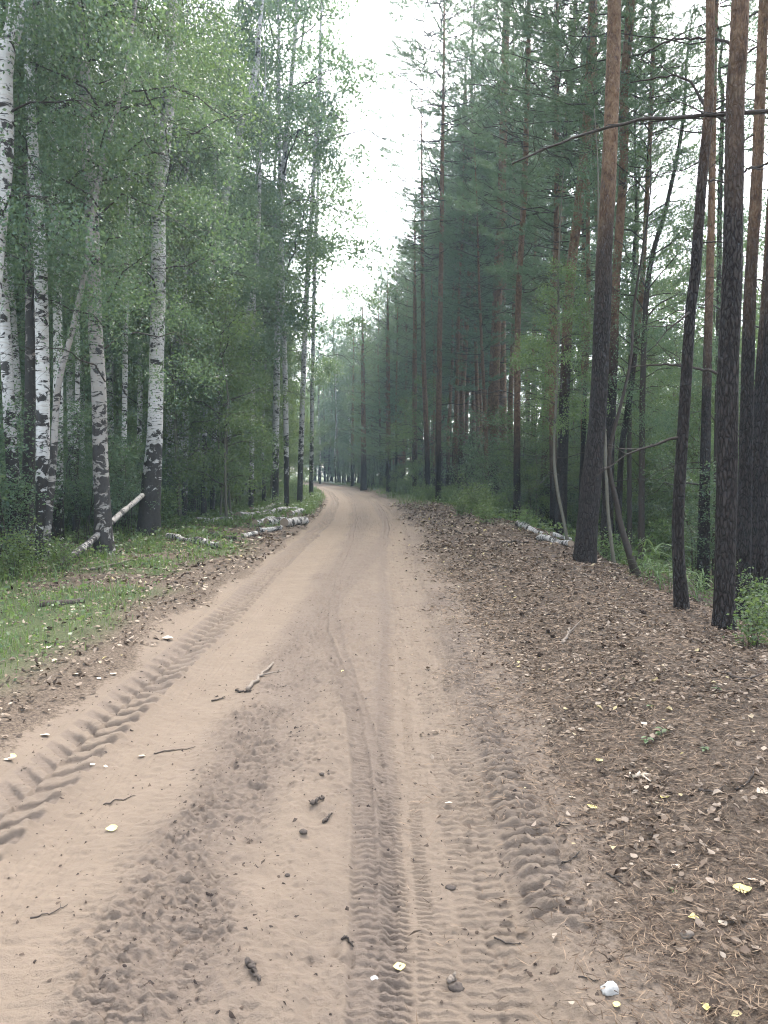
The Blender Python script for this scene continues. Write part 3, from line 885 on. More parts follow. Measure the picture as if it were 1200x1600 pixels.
hero(B, "thin dark-specked birch pole left of the stout grey banded birch", [(118, 858, 9), (120, 700, 8), (122, 520, 7), (118, 300, 6), (116, 120, 5)], 15, 0, 5, 17.0, .75)
hero(B, "thin white birch pole midway between the grey banded and black-footed birches", [(192, 840, 9), (194, 680, 8), (197, 480, 8), (201, 280, 7), (205, 100, 6)], 16, 1, 5, 19.0, .75, mat=M_BIRCHWHITE)
hero(B, "slim white birch close right of the broad flecked one", [(287, 806, 9), (290, 660, 9), (289, 480, 8), (292, 300, 7)], 17, 2, 5, 22.0, .8, mat=M_BIRCHWHITE)
hero(B, "slim birch with grey bark right of the road-leaning birch", [(318, 800, 9), (320, 660, 8), (330, 480, 8), (334, 300, 6)], 17, 0, 5, 23.5, .8)
hero(B, "white birch pole between the log-heap birch and the left row", [(392, 788, 8), (394, 640, 8), (396, 480, 7), (402, 300, 6)], 19, 1, 5, 28.0, .9, mat=M_BIRCHWHITE)
hero(B, "birch arching over the left road edge beyond the logs", [(468, 776, 9), (472, 650, 8), (480, 450, 8), (492, 250, 7), (500, 120, 6)], 24, 1, 3, 33.0, 1.4)
hero(B, "birch close to the road in the left row beyond the log heap", [(448, 780, 8), (446, 600, 8), (440, 400, 7), (436, 200, 6)], 23, 2, 2, 29.0, 1.4)
hero(B, "furthest of the left row birches before the road bends", [(486, 768, 7), (488, 600, 6), (492, 400, 6), (496, 300, 5)], 21, 0, 2, 41.0, 1.2)
R1, R1L, R1b = hero(P_, "big dark pine trunk nearest the camera on the right bank", [(1131, 982, 33), (1133, 900, 30), (1136, 750, 31), (1137, 600, 31), (1141, 430, 29), (1148, 267, 28), (1153, 133, 27), (1156, 0, 25)], 19, 0, 8, None)
hero(P_, "leaning thick-based pine on the crest of the right bank", [(913, 878, 33), (918, 820, 32), (924, 750, 31), (935, 637, 26), (942, 450, 25), (943, 400, 24), (950, 267, 22), (957, 133, 21), (963, 0, 20)], 19, 1, 8, None)
hero(P_, "slim pine curving right between the two big right trunks", [(1066, 950, 22), (1059, 825, 18), (1068, 637, 17), (1079, 487, 16), (1085, 433, 16), (1097, 300, 15), (1107, 167, 14), (1113, 0, 13)], 18, 2, 8, None, dead=6)
hero(P_, "orange pine rising just behind the leaning thick-based pine", [(948, 846, 19), (952, 712, 16), (958, 560, 14), (963, 433, 13), (973, 267, 13), (978, 133, 13), (985, 0, 13)], 19, 0, 8, 15.0, dead=8)
hero(P_, "thin reddish pine pole in the bright gap between the right trunks", [(965, 850, 10), (971, 712, 9), (984, 619, 9), (1002, 460, 8), (1008, 333, 7), (1017, 167, 7), (1022, 0, 6)], 16, 2, 8, 16.0, .8, dead=8)
hero(P_, "dark pine stem close behind the biggest right trunk", [(1160, 962, 24), (1164, 712, 20), (1172, 450, 18), (1180, 300, 17), (1188, 100, 15)], 18, 1, 8, 9.0, dead=6)
hero(P_, "dark pine stem leaning out at the right edge of the picture", [(1178, 945, 20), (1183, 700, 18), (1195, 480, 17), (1212, 250, 15)], 18, 2, 8, 9.8)
hero(P_, "rightmost dark trunk cut off by the picture's edge", [(1196, 930, 24), (1199, 700, 22), (1206, 400, 20)], 18, 0, 8, 8.8)
hero(P_, "dark trunk half hidden behind the reeds and the slim curving pine", [(1098, 905, 20), (1101, 760, 16), (1106, 560, 13), (1112, 350, 11)], 16, 1, 8, 13.0, dead=8)
hero(P_, "thicker of the twin pines in mid distance right of the road", [(771, 800, 19), (771, 720, 16), (773, 617, 14), (779, 450, 13), (785, 250, 12), (791, 0, 11)], 24, 1, 9, None, dead=14)
hero(P_, "thinner orange pine of the mid distance pair right of the road", [(788, 790, 13), (787, 700, 11), (785, 533, 11), (787, 400, 10), (789, 208, 9)], 21, 2, 8, None, dead=10)
hero(P_, "dark straight pine with long bare side branches over the verge", [(712, 782, 17), (714, 700, 15), (717, 617, 13), (719, 450, 12), (723, 333, 11), (727, 187, 10)], 24, 0, 5, None, 1.25, dead=22)
hero(P_, "reddish pine just right of the dark straight one", [(744, 762, 13), (745, 680, 12), (746, 575, 11), (746, 480, 10), (750, 167, 9)], 23, 1, 8, None, dead=12)
hero(P_, "orange pine standing behind the white log right of the road", [(851, 828, 19), (854, 720, 16), (856, 637, 14), (866, 450, 13), (877, 300, 12), (887, 183, 11)], 20, 2, 8, None, dead=10)
hero(P_, "orange pine leaning right towards the leaning thick-based one", [(876, 815, 18), (881, 650, 16), (890, 450, 15), (905, 300, 14), (917, 183, 13), (925, 0, 11)], 21, 0, 8, 18.0, dead=10)
hero(P_, "thin dark pine pole close left of the leaning thick-based pine", [(905, 830, 8), (915, 600, 7), (920, 483, 7), (918, 300, 6), (927, 133, 6)], 17, 1, 8, 19.0, .75, dead=10)
hero(P_, "slim orange pine right of the mid distance pair", [(808, 800, 12), (808, 640, 10), (810, 467, 9), (820, 300, 9), (823, 187, 8)], 21, 2, 8, 23.0, dead=10)
hero(P_, "thin straight pine at the right verge with an orange top", [(685, 778, 9), (685, 700, 9), (687, 533, 8), (690, 380, 7)], 23, 0, 5, 32.0, 1.2, dead=12)
hero(P_, "thin pine with red upper trunk, second along the far right verge", [(669, 768, 8), (667, 700, 8), (662, 560, 7), (660, 420, 6)], 19, 1, 6, 37.0, 1.15, dead=10)
hero(P_, "dark paired pine stem deeper along the far right verge", [(648, 762, 9), (648, 690, 8), (648, 560, 7)], 16, 2, 6, 41.0, dead=10)
hero(P_, "small pine stem with an orange band by the road bend", [(607, 764, 7), (607, 700, 7), (606, 560, 6)], 13, 0, 5, 46.0, dead=10)
hero(P_, "pine standing at the road bend where the track disappears", [(568, 757, 10), (568, 690, 8), (567, 560, 5)], 13, 1, 6, 54.0, dead=10)
hero(P_, "dark distant trunk straight ahead left of the road bend pine", [(551, 753, 6), (551, 690, 5), (552, 600, 3)], 14, 2, 6, 64.0, dead=8)
for lab_, pts_, Y_, v_, c_ in (("leaning broadleaf tree with dark leaves in the bright gap at right", [(1003, 850, 10), (1004, 600, 9), (1014, 430, 8), (1038, 330, 7), (1060, 240, 6)], 15.0, 0, .62),
                           ("broadleaf tree with dark leaves behind the biggest right trunk", [(1118, 860, 9), (1121, 600, 8), (1127, 300, 7), (1131, 150, 6)], 14.5, 2, .62),
                           ("green broadleaf tree filling the right picture edge behind the dark trunks", [(1205, 870, 10), (1202, 600, 9), (1196, 350, 8)], 13.5, 1, .58),
                           ("slim broadleaf tree just right of the leaning thick-based pine", [(985, 840, 8), (983, 650, 7), (988, 420, 6)], 17.5, 1, .55)):
    t_b, _, _ = hero(B, lab_, pts_, 11, v_, 2.4, Y_, c_, mat=M_TWIG, name="broadleaf_tree", fine=False)
    t_b['category'] = "broadleaf tree"
# off the right edge: the pine whose bare bough hangs across the picture
t9, L9, b9 = hero(P_, "pine beyond the right edge with one long bare bough reaching left", [(1330, 1080, 50), (1326, 700, 44), (1330, 300, 38), (1336, 0, 34)], 18, 0, 8, 6.4)

def bough(parent, base, pts, Y0, Y1, w0, w1, mat=M_TWIG, twigs=5, name="dead_branch"):
    """a bare branch through photo pixels; depth runs from Y0 to Y1"""
    n = len(pts); P = []
    for k, (px, py) in enumerate(pts):
        Y = Y0 + (Y1 - Y0) * k / (n - 1)
        P.append(at(px, py, Y) - base)
    P = smooth_line(np.array(P), 26)
    rr = np.random.default_rng(int(pts[0][0] + pts[0][1]))
    P[1:] += rr.normal(0, .006, (25, 3))
    mb = MB()
    Rr = np.linspace(w0, w1, 26) * .5 * Y0 / F
    mb.tube(P, Rr, 7)
    for j in range(twigs):
        k = int(rr.integers(8, 25)); d = unit(P[k] - P[k - 3]) + rr.normal(0, .5, 3); l = rr.uniform(.15, .5)
        Q = P[k] + np.outer(np.linspace(0, 1, 5) * l, unit(d)) + rr.normal(0, .015, (5, 3)) * np.array([[0], [1], [1], [1], [1]])
        mb.tube(Q, Rr[k] * .45 * np.linspace(1, .3, 5), 4)
    return obj(name, mb.mesh(name), mat, parent)

bough(t9, b9, [(1330, 160), (1260, 165), (1200, 173), (1120, 180), (1060, 183), (1000, 189), (940, 203), (900, 213), (860, 230), (820, 248), (800, 258)], 6.4, 7.0, 8.5, 3, twigs=6)
bough(R1, R1b, [(1143, 195), (1128, 186), (1110, 178), (1098, 158), (1085, 135), (1068, 122), (1045, 119), (1010, 125), (985, 130)], 7.3, 7.6, 6, 2)
bough(R1, R1b, [(1150, 73), (1120, 60), (1085, 60), (1050, 63), (1020, 75), (1000, 92)], 7.3, 8.0, 5, 2)
bough(R1, R1b, [(1136, 585), (1110, 580), (1080, 574), (1050, 571), (1010, 571), (985, 574)], 7.2, 7.6, 5, 2)
bough(R1, R1b, [(1142, 268), (1165, 266), (1200, 255), (1235, 240)], 7.2, 7.0, 5, 3)
bough(R1, R1b, [(1135, 378), (1110, 378), (1085, 379), (1070, 372)], 7.3, 7.6, 3, 1.5, twigs=1)
bough(R1, R1b, [(1134, 285), (1110, 282), (1090, 287)], 7.3, 7.6, 3, 1.5, twigs=1)

# bent dark saplings under the leaning pine
hero('sapling', "crooked black sapling bowed out of the bank beside the thick-based pine", [(996, 902, 13), (985, 870, 11), (970, 820, 9), (962, 780, 8), (952, 735, 7), (955, 690, 6), (970, 635, 5), (985, 560, 4)], 6, None, 3, None, .6, mat=M_TWIG)
hero('sapling', "thin grey-green pole left of the crooked black sapling", [(960, 880, 6), (950, 800, 5), (946, 700, 5), (940, 560, 4)], 7, None, 1, 11.8, .5)
hero('sapling', "leaning dark pole just left of the thick-based pine", [(889, 862, 6), (882, 820, 5), (870, 760, 5), (866, 700, 4), (870, 600, 4)], 7, 2, 1, 14.5, .6)

def rand_pts(n, x0, x1, y0, y1, dmin, taken, cond=None):
    out = []; tries = 0
    while len(out) < n and tries < n * 60:
        tries += 1
        y = y0 + (y1 - y0) * random.random() ** .8; u = random.uniform(x0, x1); x = float(cen(y)) + u
        if abs(x) > .56 * y + 3: continue
        if cond and not cond(x, y, u): continue
        if any((x - a) ** 2 + (y - b) ** 2 < dmin * dmin for a, b in taken): continue
        out.append((x, y)); taken.append((x, y))
    return out

taken = list(placed)
# left: birch stand with young birches and pines, thick beyond 20 m
for i, (x, y) in enumerate(rand_pts(16, -10.5, -5.2, 14, 25, 1.1, taken)):
    fill_tree('birch', x, y, i, "", "", random.uniform(.8, 1.05))
for i, (x, y) in enumerate(rand_pts(112, -28, -4.2, 14, 80, 1.2, taken, lambda x, y, u: u < -5.4 or y > 24)):
    fill_tree('birch', x, y, i, "slender birch of the crowded stand deep behind the left roadside trees", "birches deep in the left stand", random.uniform(.85, 1.15))
for i, (x, y) in enumerate(rand_pts(48, -20, -4.6, 13, 48, 1.0, taken, lambda x, y, u: u < -5.8 or y > 22)):
    fill_tree('young', x, y, i, "leafy young birch filling the space between the left trunks", "young birches among the left trunks", random.uniform(.8, 1.25))
for i, (x, y) in enumerate(rand_pts(24, -18, -4.6, 26, 90, 1.6, taken)):
    fill_tree('ypine', x, y, i, "bushy young pine with boughs low to the ground left of the road", "young pines left of the road", random.uniform(.85, 1.3))
for i, (x, y) in enumerate(rand_pts(16, -25, -4.2, 28, 95, 1.8, taken)):
    fill_tree('pine', x, y, i, "tall pine mixed in among the left birches", "tall pines among the left birches", random.uniform(.9, 1.15))
# right: pines, denser along the verge, thinning to the clearing
for i, (x, y) in enumerate(rand_pts(120, 3.3, 15, 15, 80, 1.15, taken, lambda x, y, u: (u < 8.5 or y > 45) and (y > 31 or (600 + 1200 * x / y) > 850))):
    fill_tree('pine', x, y, i, "tall straight pine in the stand behind the right roadside pines", "pines in the right stand", random.uniform(.85, 1.12))
for i, (x, y) in enumerate(rand_pts(36, 3.0, 12, 26, 95, 1.5, taken, lambda x, y, u: y > 42 or (600 + 1200 * x / y) > 900)):
    fill_tree('ypine', x, y, i, "bushy young pine under the tall pines right of the road", "young pines right of the road", random.uniform(.75, 1.25))
for i, (x, y) in enumerate(rand_pts(24, 6.4, 17, 12, 40, 1.1, taken, lambda x, y, u: y > 24 or (600 + 1200 * x / y) > 960)):
    fill_tree('young', x, y, i, "light green young birch growing between the right pines", "young birches among the right pines", random.uniform(.7, 1.15))
# closing the view where the road bends away
for i, (x, y) in enumerate(rand_pts(50, -4, 20, 62, 130, 2.0, taken, lambda x, y, u: abs(u) > 2.8)):
    fill_tree(['pine', 'ypine', 'birch'][i % 3], x, y, i, "distant hazy tree closing the view beyond the road bend", "far trees beyond the road bend", random.uniform(.8, 1.1))

for i, (x, y) in enumerate(rand_pts(7, -5.8, -3.8, 30, 62, 1.2, taken)):
    fill_tree('ypine', x, y, i, "soft bushy young pine crowding the left edge of the road", "young pines crowding the left road edge", random.uniform(.8, 1.2))
for i, (x, y) in enumerate(rand_pts(16, -6.2, -3.7, 20, 48, .9, taken)):
    fill_tree('young', x, y, i, "", "", random.uniform(.8, 1.3))
for i, (x, y) in enumerate(rand_pts(20, -9, 9, 55, 105, 1.2, taken, lambda x, y, u: abs(u) > 2.6)):
    fill_tree('young', x, y, i, "", "", random.uniform(1.0, 1.6))
for i, (px, Y, sc_) in enumerate(((1000, 19, .75), (1042, 22, .9), (1092, 18, .7), (1152, 19, .8), (962, 24, .8), (872, 22, .65), (838, 25, .7), (1015, 27, 1.0), (1125, 25, 1.0), (1185, 16, .75), (930, 29, .9))):
    p = at(px, 745, Y); fill_tree('young', p[0], p[1], i, "", "", sc_)
for i, (x, y) in enumerate(rand_pts(40, 11, 42, 48, 120, 2.0, taken)):
    fill_tree(['ypine', 'young'][i % 2], x, y, i, "", "", random.uniform(.8, 1.4))
for i, (px, Y, kd) in enumerate(((556, 57, 'ypine'), (578, 55, 'young'), (588, 50, 'ypine'), (598, 47, 'young'), (618, 46, 'ypine'), (632, 43, 'young'), (545, 66, 'young'), (572, 60, 'young'), (660, 40, 'young'), (604, 58, 'ypine'))):
    p = at(px, 745, Y)
    if abs(p[0] - cen(Y)) > 2.4: fill_tree(kd, p[0], p[1], i, "", "", random.uniform(.75, 1.1))
for i, (px, Y) in enumerate(((500, 78), (512, 84), (525, 76), (536, 88), (546, 80), (507, 95), (530, 100), (518, 90))):
    p = at(px, 740, Y); fill_tree('ypine' if i % 2 else 'birch', p[0], p[1], i, "distant hazy tree closing the view beyond the road bend", "far trees beyond the road bend", random.uniform(.8, 1.1))

# ------------------------------------------------------------------ shrubs
def shrub(x, y, v, label, group, sc=1.0, mat=None, name="shrub"):
    if group: label = ["knee-high", "waist-high", "head-high", "ankle-high", "tall"][v] + " bush " + where(x, y); group = "bushes " + ("left of the road" if x < cen(y) else "right of the road")
    t = thing(name, label, name.replace('_', ' '), (x, y, float(gz(x, y))), random.uniform(0, 6.28), group)
    t.scale = (sc, sc, sc)
    st, fo = shrub_var[v]
    obj("stem", st, M_TWIG, t); obj("foliage", fo, mat or M_YLEAF, t)
    return t

tk = []
for i, (x, y) in enumerate(rand_pts(140, -13, -4.9, 8.5, 30, .55, tk, lambda x, y, u: u < -5.6 or y > 15)):
    shrub(x, y, [0, 1, 2, 1, 4][i % 5], "leafy undergrowth bush in the shade between the left birches", "bushes between the left birches", random.uniform(.7, 1.15), M_BLEAF if i % 3 else M_YLEAF)
tk = []
for i, (x, y) in enumerate(rand_pts(100, 4.0, 14, 9, 34, .6, tk, lambda x, y, u: (u > 6.0 or y > 22) and (y > 24 or (600 + 1200 * x / y) > 930))):
    shrub(x, y, [1, 2, 4, 2, 0][i % 5], "light green bush on the low ground between the right pines", "bushes between the right pines", random.uniform(.75, 1.2))
tk = []
for i, (x, y) in enumerate(rand_pts(34, 13, 34, 18, 60, 1.5, tk)):
    shrub(x, y, [4, 2][i % 2], "bright bush at the edge of the clearing behind the right pines", "bushes at the clearing's edge", random.uniform(1.0, 1.7))
tk = []
for i, (x, y) in enumerate(rand_pts(40, 2.4, 4.2, 19, 60, .7, tk)):
    shrub(x, y, [3, 0][i % 2], "knee-high bush along the foot of the right verge pines", "low bushes along the right verge", random.uniform(.7, 1.1))
tk = []
for i, (x, y) in enumerate(rand_pts(26, -4.6, -2.9, 24, 62, .8, tk)):
    shrub(x, y, [3, 0][i % 2], "low green bush on the left verge beyond the logs", "low bushes on the far left verge", random.uniform(.6, 1.0))
for px, py, v, sc, lab in ((1178, 1010, 3, .6, "small round-leaved bush at the foot of the rightmost trunks"),
                           (1190, 985, 0, .6, "taller sprig of round leaves at the right picture edge"),
                           (760, 818, 3, .8, "low bush with pale leaves at the foot of the twin pines"),
                           (820, 826, 3, .7, "low green bush behind the right white logs"),
                           (955, 880, 3, .8, "pale narrow-leaved bush right of the thick-based pine"),
                           (20, 905, 0, .7, "bush with reddish shade at the left picture edge"),
                           (100, 892, 3, .8, "low bush around the foot of the leaning log"),
                           (25, 870, 1, .9, "waist-high bush by the leftmost birches")):
    g = ground(px, py); shrub(g[0], g[1], v, lab, None, sc)

for i, (px, Y) in enumerate(((495, 68), (503, 72), (512, 70), (520, 74), (530, 66), (540, 70), (548, 64), (556, 68), (562, 60), (574, 62), (584, 58), (592, 55), (538, 82), (524, 86))):
    p = at(px, 745, Y)
    if abs(p[0] - cen(Y)) > 2.0:
        shrub(p[0], p[1], 4, "tall bush closing the view where the road bends away", "bushes at the road bend", 1.1)
# ------------------------------------------------------------------ reeds by the right pines
def reed_clump(px, py, n, h, label, seed):
    g = ground(px, py); r = np.random.default_rng(seed)
    t = thing("reed_clump", label, "reeds", g, 0, None)
    for s_ in range(n):
        mb = MB()
        b = np.array([r.normal(0, .14), r.normal(0, .12), -.05]); hh = h * r.uniform(.6, 1.1); lean = r.normal(0, .16, 2)
        s = np.linspace(0, 1, 6)
        P = b + np.outer(s * hh, [lean[0], lean[1], 1])
        mb.tube(P, .005 * (1 - .6 * s), 5)
        az = r.uniform(0, 6.28)
        for k in range(int(r.integers(6, 10))):
            z = r.uniform(.2, 1); B_ = b + z * hh * np.array([lean[0], lean[1], 1]); az += PI + r.normal(0, .5); l = r.uniform(.28, .5)
            d = np.array([math.cos(az), math.sin(az), 0]); sd = np.array([-math.sin(az), math.cos(az), .2])
            u = np.linspace(0, 1, 6); up = r.uniform(.3, 1.0)
            C_ = B_ + np.outer(u * l * .85, d) + np.outer(l * (up * u - .75 * u ** 2), [0, 0, 1])
            wv = .021 * np.array([.45, .9, 1, .8, .5, .04])
            V = np.concatenate([C_ + sd * wv[:, None] * .5, C_ - sd * wv[:, None] * .5])
            mb.add(V, quads=[(q, q + 1, q + 7, q + 6) for q in range(5)])
        obj("reed", mb.mesh("reed", False), M_REED, t)
    return t
reed_clump(1032, 925, 7, .75, "clump of long narrow reed leaves before the slim curving pine", 1)
reed_clump(1085, 938, 6, .6, "lower reed clump at the foot of the biggest right trunk", 2)
reed_clump(1008, 905, 3, .5, "small reed tuft by the crooked sapling's root", 3)

# ------------------------------------------------------------------ logs, sticks
def log(label, p0, p1, w, cat="log", mat=M_BIRCHLOG, lift=.5, group=None, bend=.03, name="birch_log", z1=None, ends=True):
    """p0, p1: photo pixels of the ends where the log lies; w: thickness in pixels"""
    a, b = ground(*p0), ground(*p1)
    ra = w * .54 * a[1] / F
    a[2] = float(fz(a[0], a[1])[0]) + ra * .9; b[2] = float(fz(b[0], b[1])[0]) + ra * .9
    if z1 is not None: b = at(p1[0], p1[1], z1)
    L = float(np.linalg.norm(b - a))
    t = thing(name, label, cat, a, 0, group)
    d = b - a
    # the bark texture runs along local z, so lay a standing log down
    rot = Z_to(d)
    t.rotation_mode = 'QUATERNION'; t.rotation_quaternion = rot
    r = np.random.default_rng(int(p0[0] * 3 + p0[1]))
    n = 24
    s = np.linspace(0, 1, n)
    P = np.stack([bend * L * np.sin(s * PI), .4 * bend * L * np.sin(s * 2.5 * PI), s * L], 1)
    V, Q, T = tube(P, ra * (1 - .15 * s), 14, not ends, bark_disp(int(p0[0]), .16, 1.5, 5))
    obj("bark", raw_mesh("bark", V, tris=T if len(T) else None, quads=Q, smooth=True), mat, t)
    if ends:
        for k in (0, -1):
            rr = ra * (1 if k == 0 else .85) * .97
            dz = .004 if k == 0 else -.004
            ring = [(P[k][0] + rr * math.cos(q), P[k][1] + rr * math.sin(q), P[k][2] + dz + r.normal(0, .004)) for q in np.arange(14) * 2 * PI / 14]
            obj("cut_end", raw_mesh("cut_end", ring + [tuple(P[k])], tris=[(14, q, (q + 1) % 14) for q in range(14)]), M_CUT, t)
    return t

from mathutils import Vector
def Z_to(d):
    return Vector((0, 0, 1)).rotation_difference(Vector([float(v) for v in d]))

log("long black and white birch log, uppermost of the heap left of the road", (372, 812), (463, 799), 12, bend=.02)
log("fat striped birch log end nearest the road at left", (444, 824), (478, 819), 14, bend=.01)
log("thin birch log lying behind the long uppermost one", (392, 800), (446, 790), 8)
log("pale birch billet in the middle of the heap", (398, 822), (428, 814), 10)
log("crooked grey birch piece at the near foot of the heap", (404, 832), (440, 828), 8, bend=.05)
log("short white billet lying at the far right of the heap", (452, 806), (474, 802), 9)
log("short dark birch chunk behind the fat striped log", (416, 821), (446, 817), 11)
log("flaky birch log lying furthest left at the back of the heap", (306, 817), (362, 815), 9)
log("small white birch piece alone on the grass before the heap", (374, 842), (400, 836), 8)
log("dark mossy log between the white pieces left of the road", (327, 838), (373, 846), 9, mat=M_BARKBIT, name="mossy_log")
log("long rotting birch log in the leaf litter by the black-based birch", (262, 842), (310, 849), 9, bend=.04)
log("broken-off end of the rotting birch log", (308, 850), (344, 857), 10)
log("white birch log sloping down from the right bank's crest", (809, 823), (850, 842), 9)
log("white birch log stacked nearest the thick-based pine", (842, 846), (892, 857), 10)
log("upper short birch log resting behind the right pile", (862, 838), (892, 848), 8)
log("dark fallen log lying in the grass at left", (62, 948), (132, 943), 11, mat=M_BARKBIT, name="mossy_log", bend=.05)
log("fallen birch trunk leaning up behind the stout grey banded birch", (92, 888), (222, 772), 11, name="leaning_log", mat=M_BIRCHGREY, z1=15.2, bend=.015, lift=0)

def stick(label, pts, w, mat=M_DEAD, name="stick", cat="stick", twigs=2, lift=1.0, group=None):
    Pw = []
    for px, py in pts:
        g = ground(px, py); g[2] = float(fz(g[0], g[1])[0]); Pw.append(g)
    ra = w * .5 * Pw[0][1] / F
    base = Pw[0].copy()
    P = smooth_line(np.array(Pw) - base, 16)
    rr = np.random.default_rng(int(pts[0][0] * 5 + pts[0][1]))
    P[:, 2] = fz(P[:, 0] + base[0], P[:, 1] + base[1]) - base[2] + ra * .8 + np.abs(rr.normal(0, .5, 16)) * ra * lift
    P[:, :2] += rr.normal(0, ra * .35, (16, 2))
    mb = MB(); mb.tube(P, ra * np.linspace(1, .45, 16), 7, True, bark_disp(int(pts[0][0]), .15, 1.5, 30))
    for j in range(twigs):
        k = int(rr.integers(5, 14)); d = unit(P[k] - P[k - 2]) + rr.normal(0, .5, 3) * np.array([1, 1, .3]); l = ra * rr.uniform(6, 14)
        Q = P[k] + np.outer(np.linspace(0, 1, 4) * l, unit(d)); Q[:, 2] = np.maximum(Q[:, 2], P[k][2])
        mb.tube(Q, ra * .5 * np.linspace(1, .4, 4), 5)
    o = obj(name, mb.mesh(name), mat, None, base)
    return tag(o, label, cat, group)

stick("grey forked stick lying on the sand of the left rut", [(387, 1081), (400, 1066), (413, 1052), (427, 1040)], 7)
stick("small dark twig left of the forked stick", [(331, 1092), (341, 1090), (351, 1086)], 3, M_TWIG, "twig", "twig", 1)
stick("dark twig touching the lower end of the forked stick", [(368, 1079), (380, 1081), (391, 1082)], 4, M_TWIG, "twig", "twig", 1)
stick("long pale branch on the grass below the leaning log", [(122, 893), (150, 890), (185, 883), (205, 877), (228, 874)], 4, M_DEAD, "fallen_branch", "branch", 3)
stick("short brown stick lying on the right bank's litter", [(878, 1008), (886, 998), (890, 985)], 6)
stick("long dark stick half buried in the litter at right", [(1126, 1053), (1150, 1062), (1185, 1072)], 6, M_BARKBIT)
stick("thin dark branch across the litter at the far edge of the right bank", [(782, 849), (805, 849), (828, 851)], 5, M_BARKBIT, "fallen_branch", "branch")
stick("pale curled bark strip on the litter right of the road", [(984, 1218), (998, 1217), (1014, 1214)], 8, M_PALE, "bark_strip", "bark")
stick("charcoal-dark bark sliver lying on the middle sand ridge", [(487, 1272), (498, 1268), (509, 1263)], 8, M_BARKBIT, "bark_sliver", "bark", 0)
stick("small dark chip just right of the bark sliver", [(505, 1293), (512, 1288), (518, 1284)], 6, M_BARKBIT, "bark_chip", "bark", 0)
stick("curled dark bark piece at the bottom of the sand ridge", [(388, 1524), (396, 1538), (407, 1551)], 10, M_BARKBIT, "bark_piece", "bark", 0)
stick("short dark twig by the lower edge of the narrow tyre track", [(533, 1473), (545, 1478), (553, 1482)], 5, M_TWIG, "twig", "twig", 0)
stick("long thin dry stem across the left rut below the white leaf", [(162, 1252), (185, 1245), (212, 1238)], 2.5, M_BARKBIT, "dry_stem", "stem", 1)
stick("thin curved dry stem at the lower left of the sand", [(48, 1428), (75, 1424), (106, 1408)], 3, M_BARKBIT, "dry_stem", "stem", 1)
stick("thin stem between the left rut and the churned soil", [(240, 1174), (270, 1168), (306, 1164)], 2.5, M_BARKBIT, "dry_stem", "stem", 1)
stick("dark stick on the shoulder right of the car tracks", [(870, 1296), (880, 1294), (894, 1293)], 5, M_TWIG, "twig", "twig", 0)
stick("bent dark twig where sand meets litter at right", [(948, 1370), (960, 1378), (975, 1386)], 4, M_TWIG, "twig", "twig", 1)
stick("crooked twig lying on the sand left of the bent dark one", [(877, 1352), (892, 1345), (906, 1339)], 3, M_TWIG, "twig", "twig", 1)
stick("thin reddish twig low on the right shoulder", [(772, 1460), (795, 1463), (815, 1471)], 3, M_TWIG, "twig", "twig", 1)
stick("thin twig lying straight across the litter left of the white stone", [(904, 1536), (920, 1535), (938, 1535)], 2.5, M_TWIG, "twig", "twig", 1)
stick("long root-like stick curving over the litter at the right edge", [(1150, 1238), (1165, 1226), (1176, 1212), (1178, 1200)], 4, M_TWIG)
stick("dark straight stick below the root-like one", [(1092, 1238), (1110, 1240), (1128, 1240)], 5, M_BARKBIT)
for k, (px, py) in enumerate([(930, 1015), (1003, 1004), (965, 1020), (1022, 1030)]):
    pass

# stones and chips
def lump(label, px, py, wpx, hpx, mat, name, cat, seed, flatn=.6):
    g = ground(px, py); g[2] = float(fz(g[0], g[1])[0])
    r_ = wpx * .5 * g[1] / F * 1.05
    n, m = 12, 8
    th = np.linspace(0, PI, m)[:, None]; ph = np.arange(n)[None, :] * 2 * PI / n
    V = np.stack([np.sin(th) * np.cos(ph), np.sin(th) * np.sin(ph), np.cos(th) * np.ones_like(ph)], -1)
    k = 1 + .35 * noise3(V[..., 0] * 1.6 + seed, V[..., 1] * 1.6, V[..., 2] * 1.6, seed) + .15 * noise3(V[..., 0] * 4, V[..., 1] * 4, V[..., 2] * 4, seed + 3)
    V = V * k[..., None] * np.array([r_, r_ * .8, r_ * flatn]) + np.array([0, 0, r_ * flatn * .6])
    i = np.arange(m - 1)[:, None] * n; j = np.arange(n)[None, :]; q = (j + 1) % n
    Q = np.stack([i + j, i + n + j, i + n + q, i + q], -1).reshape(-1, 4)
    return tag(obj(name, raw_mesh(name, V.reshape(-1, 3), quads=Q, smooth=False), mat, None, g), label, cat)
lump("white stone at the bottom right edge of the sand", 953, 1556, 28, 30, M_STONE, "stone", "stone", 3, .7)
lump("dark wood lump on the right rut near the yellow leaf", 713, 1533, 24, 14, M_BARKBIT, "wood_chunk", "wood", 4, .5)
stick("stub of grey wood touching the dark lump on the right rut", [(703, 1524), (707, 1518), (712, 1510)], 9, M_DEAD, "wood_stub", "wood", 0)
lump("brown pebble-like chip in the middle of the right rut", 704, 1379, 16, 9, M_BARKBIT, "wood_chip", "wood", 5, .4)
lump("small dark clod below the bark sliver", 474, 1313, 13, 9, M_BARKBIT, "clod", "soil", 6, .6)
lump("little dark crumb above the bark sliver on the sand ridge", 503, 1222, 8, 6, M_BARKBIT, "clod", "soil", 7, .6)
lump("dark crumb of soil near the bottom of the sand ridge", 449, 1379, 8, 6, M_BARKBIT, "clod", "soil", 8, .6)
lump("white stone chip by the narrow tyre track at the bottom", 584, 1523, 13, 9, M_STONE, "stone", "stone", 9, .5)
lump("flat grey piece of wood standing in the right litter", 1073, 1470, 18, 18, M_DEAD, "wood_chunk", "wood", 10, .8)

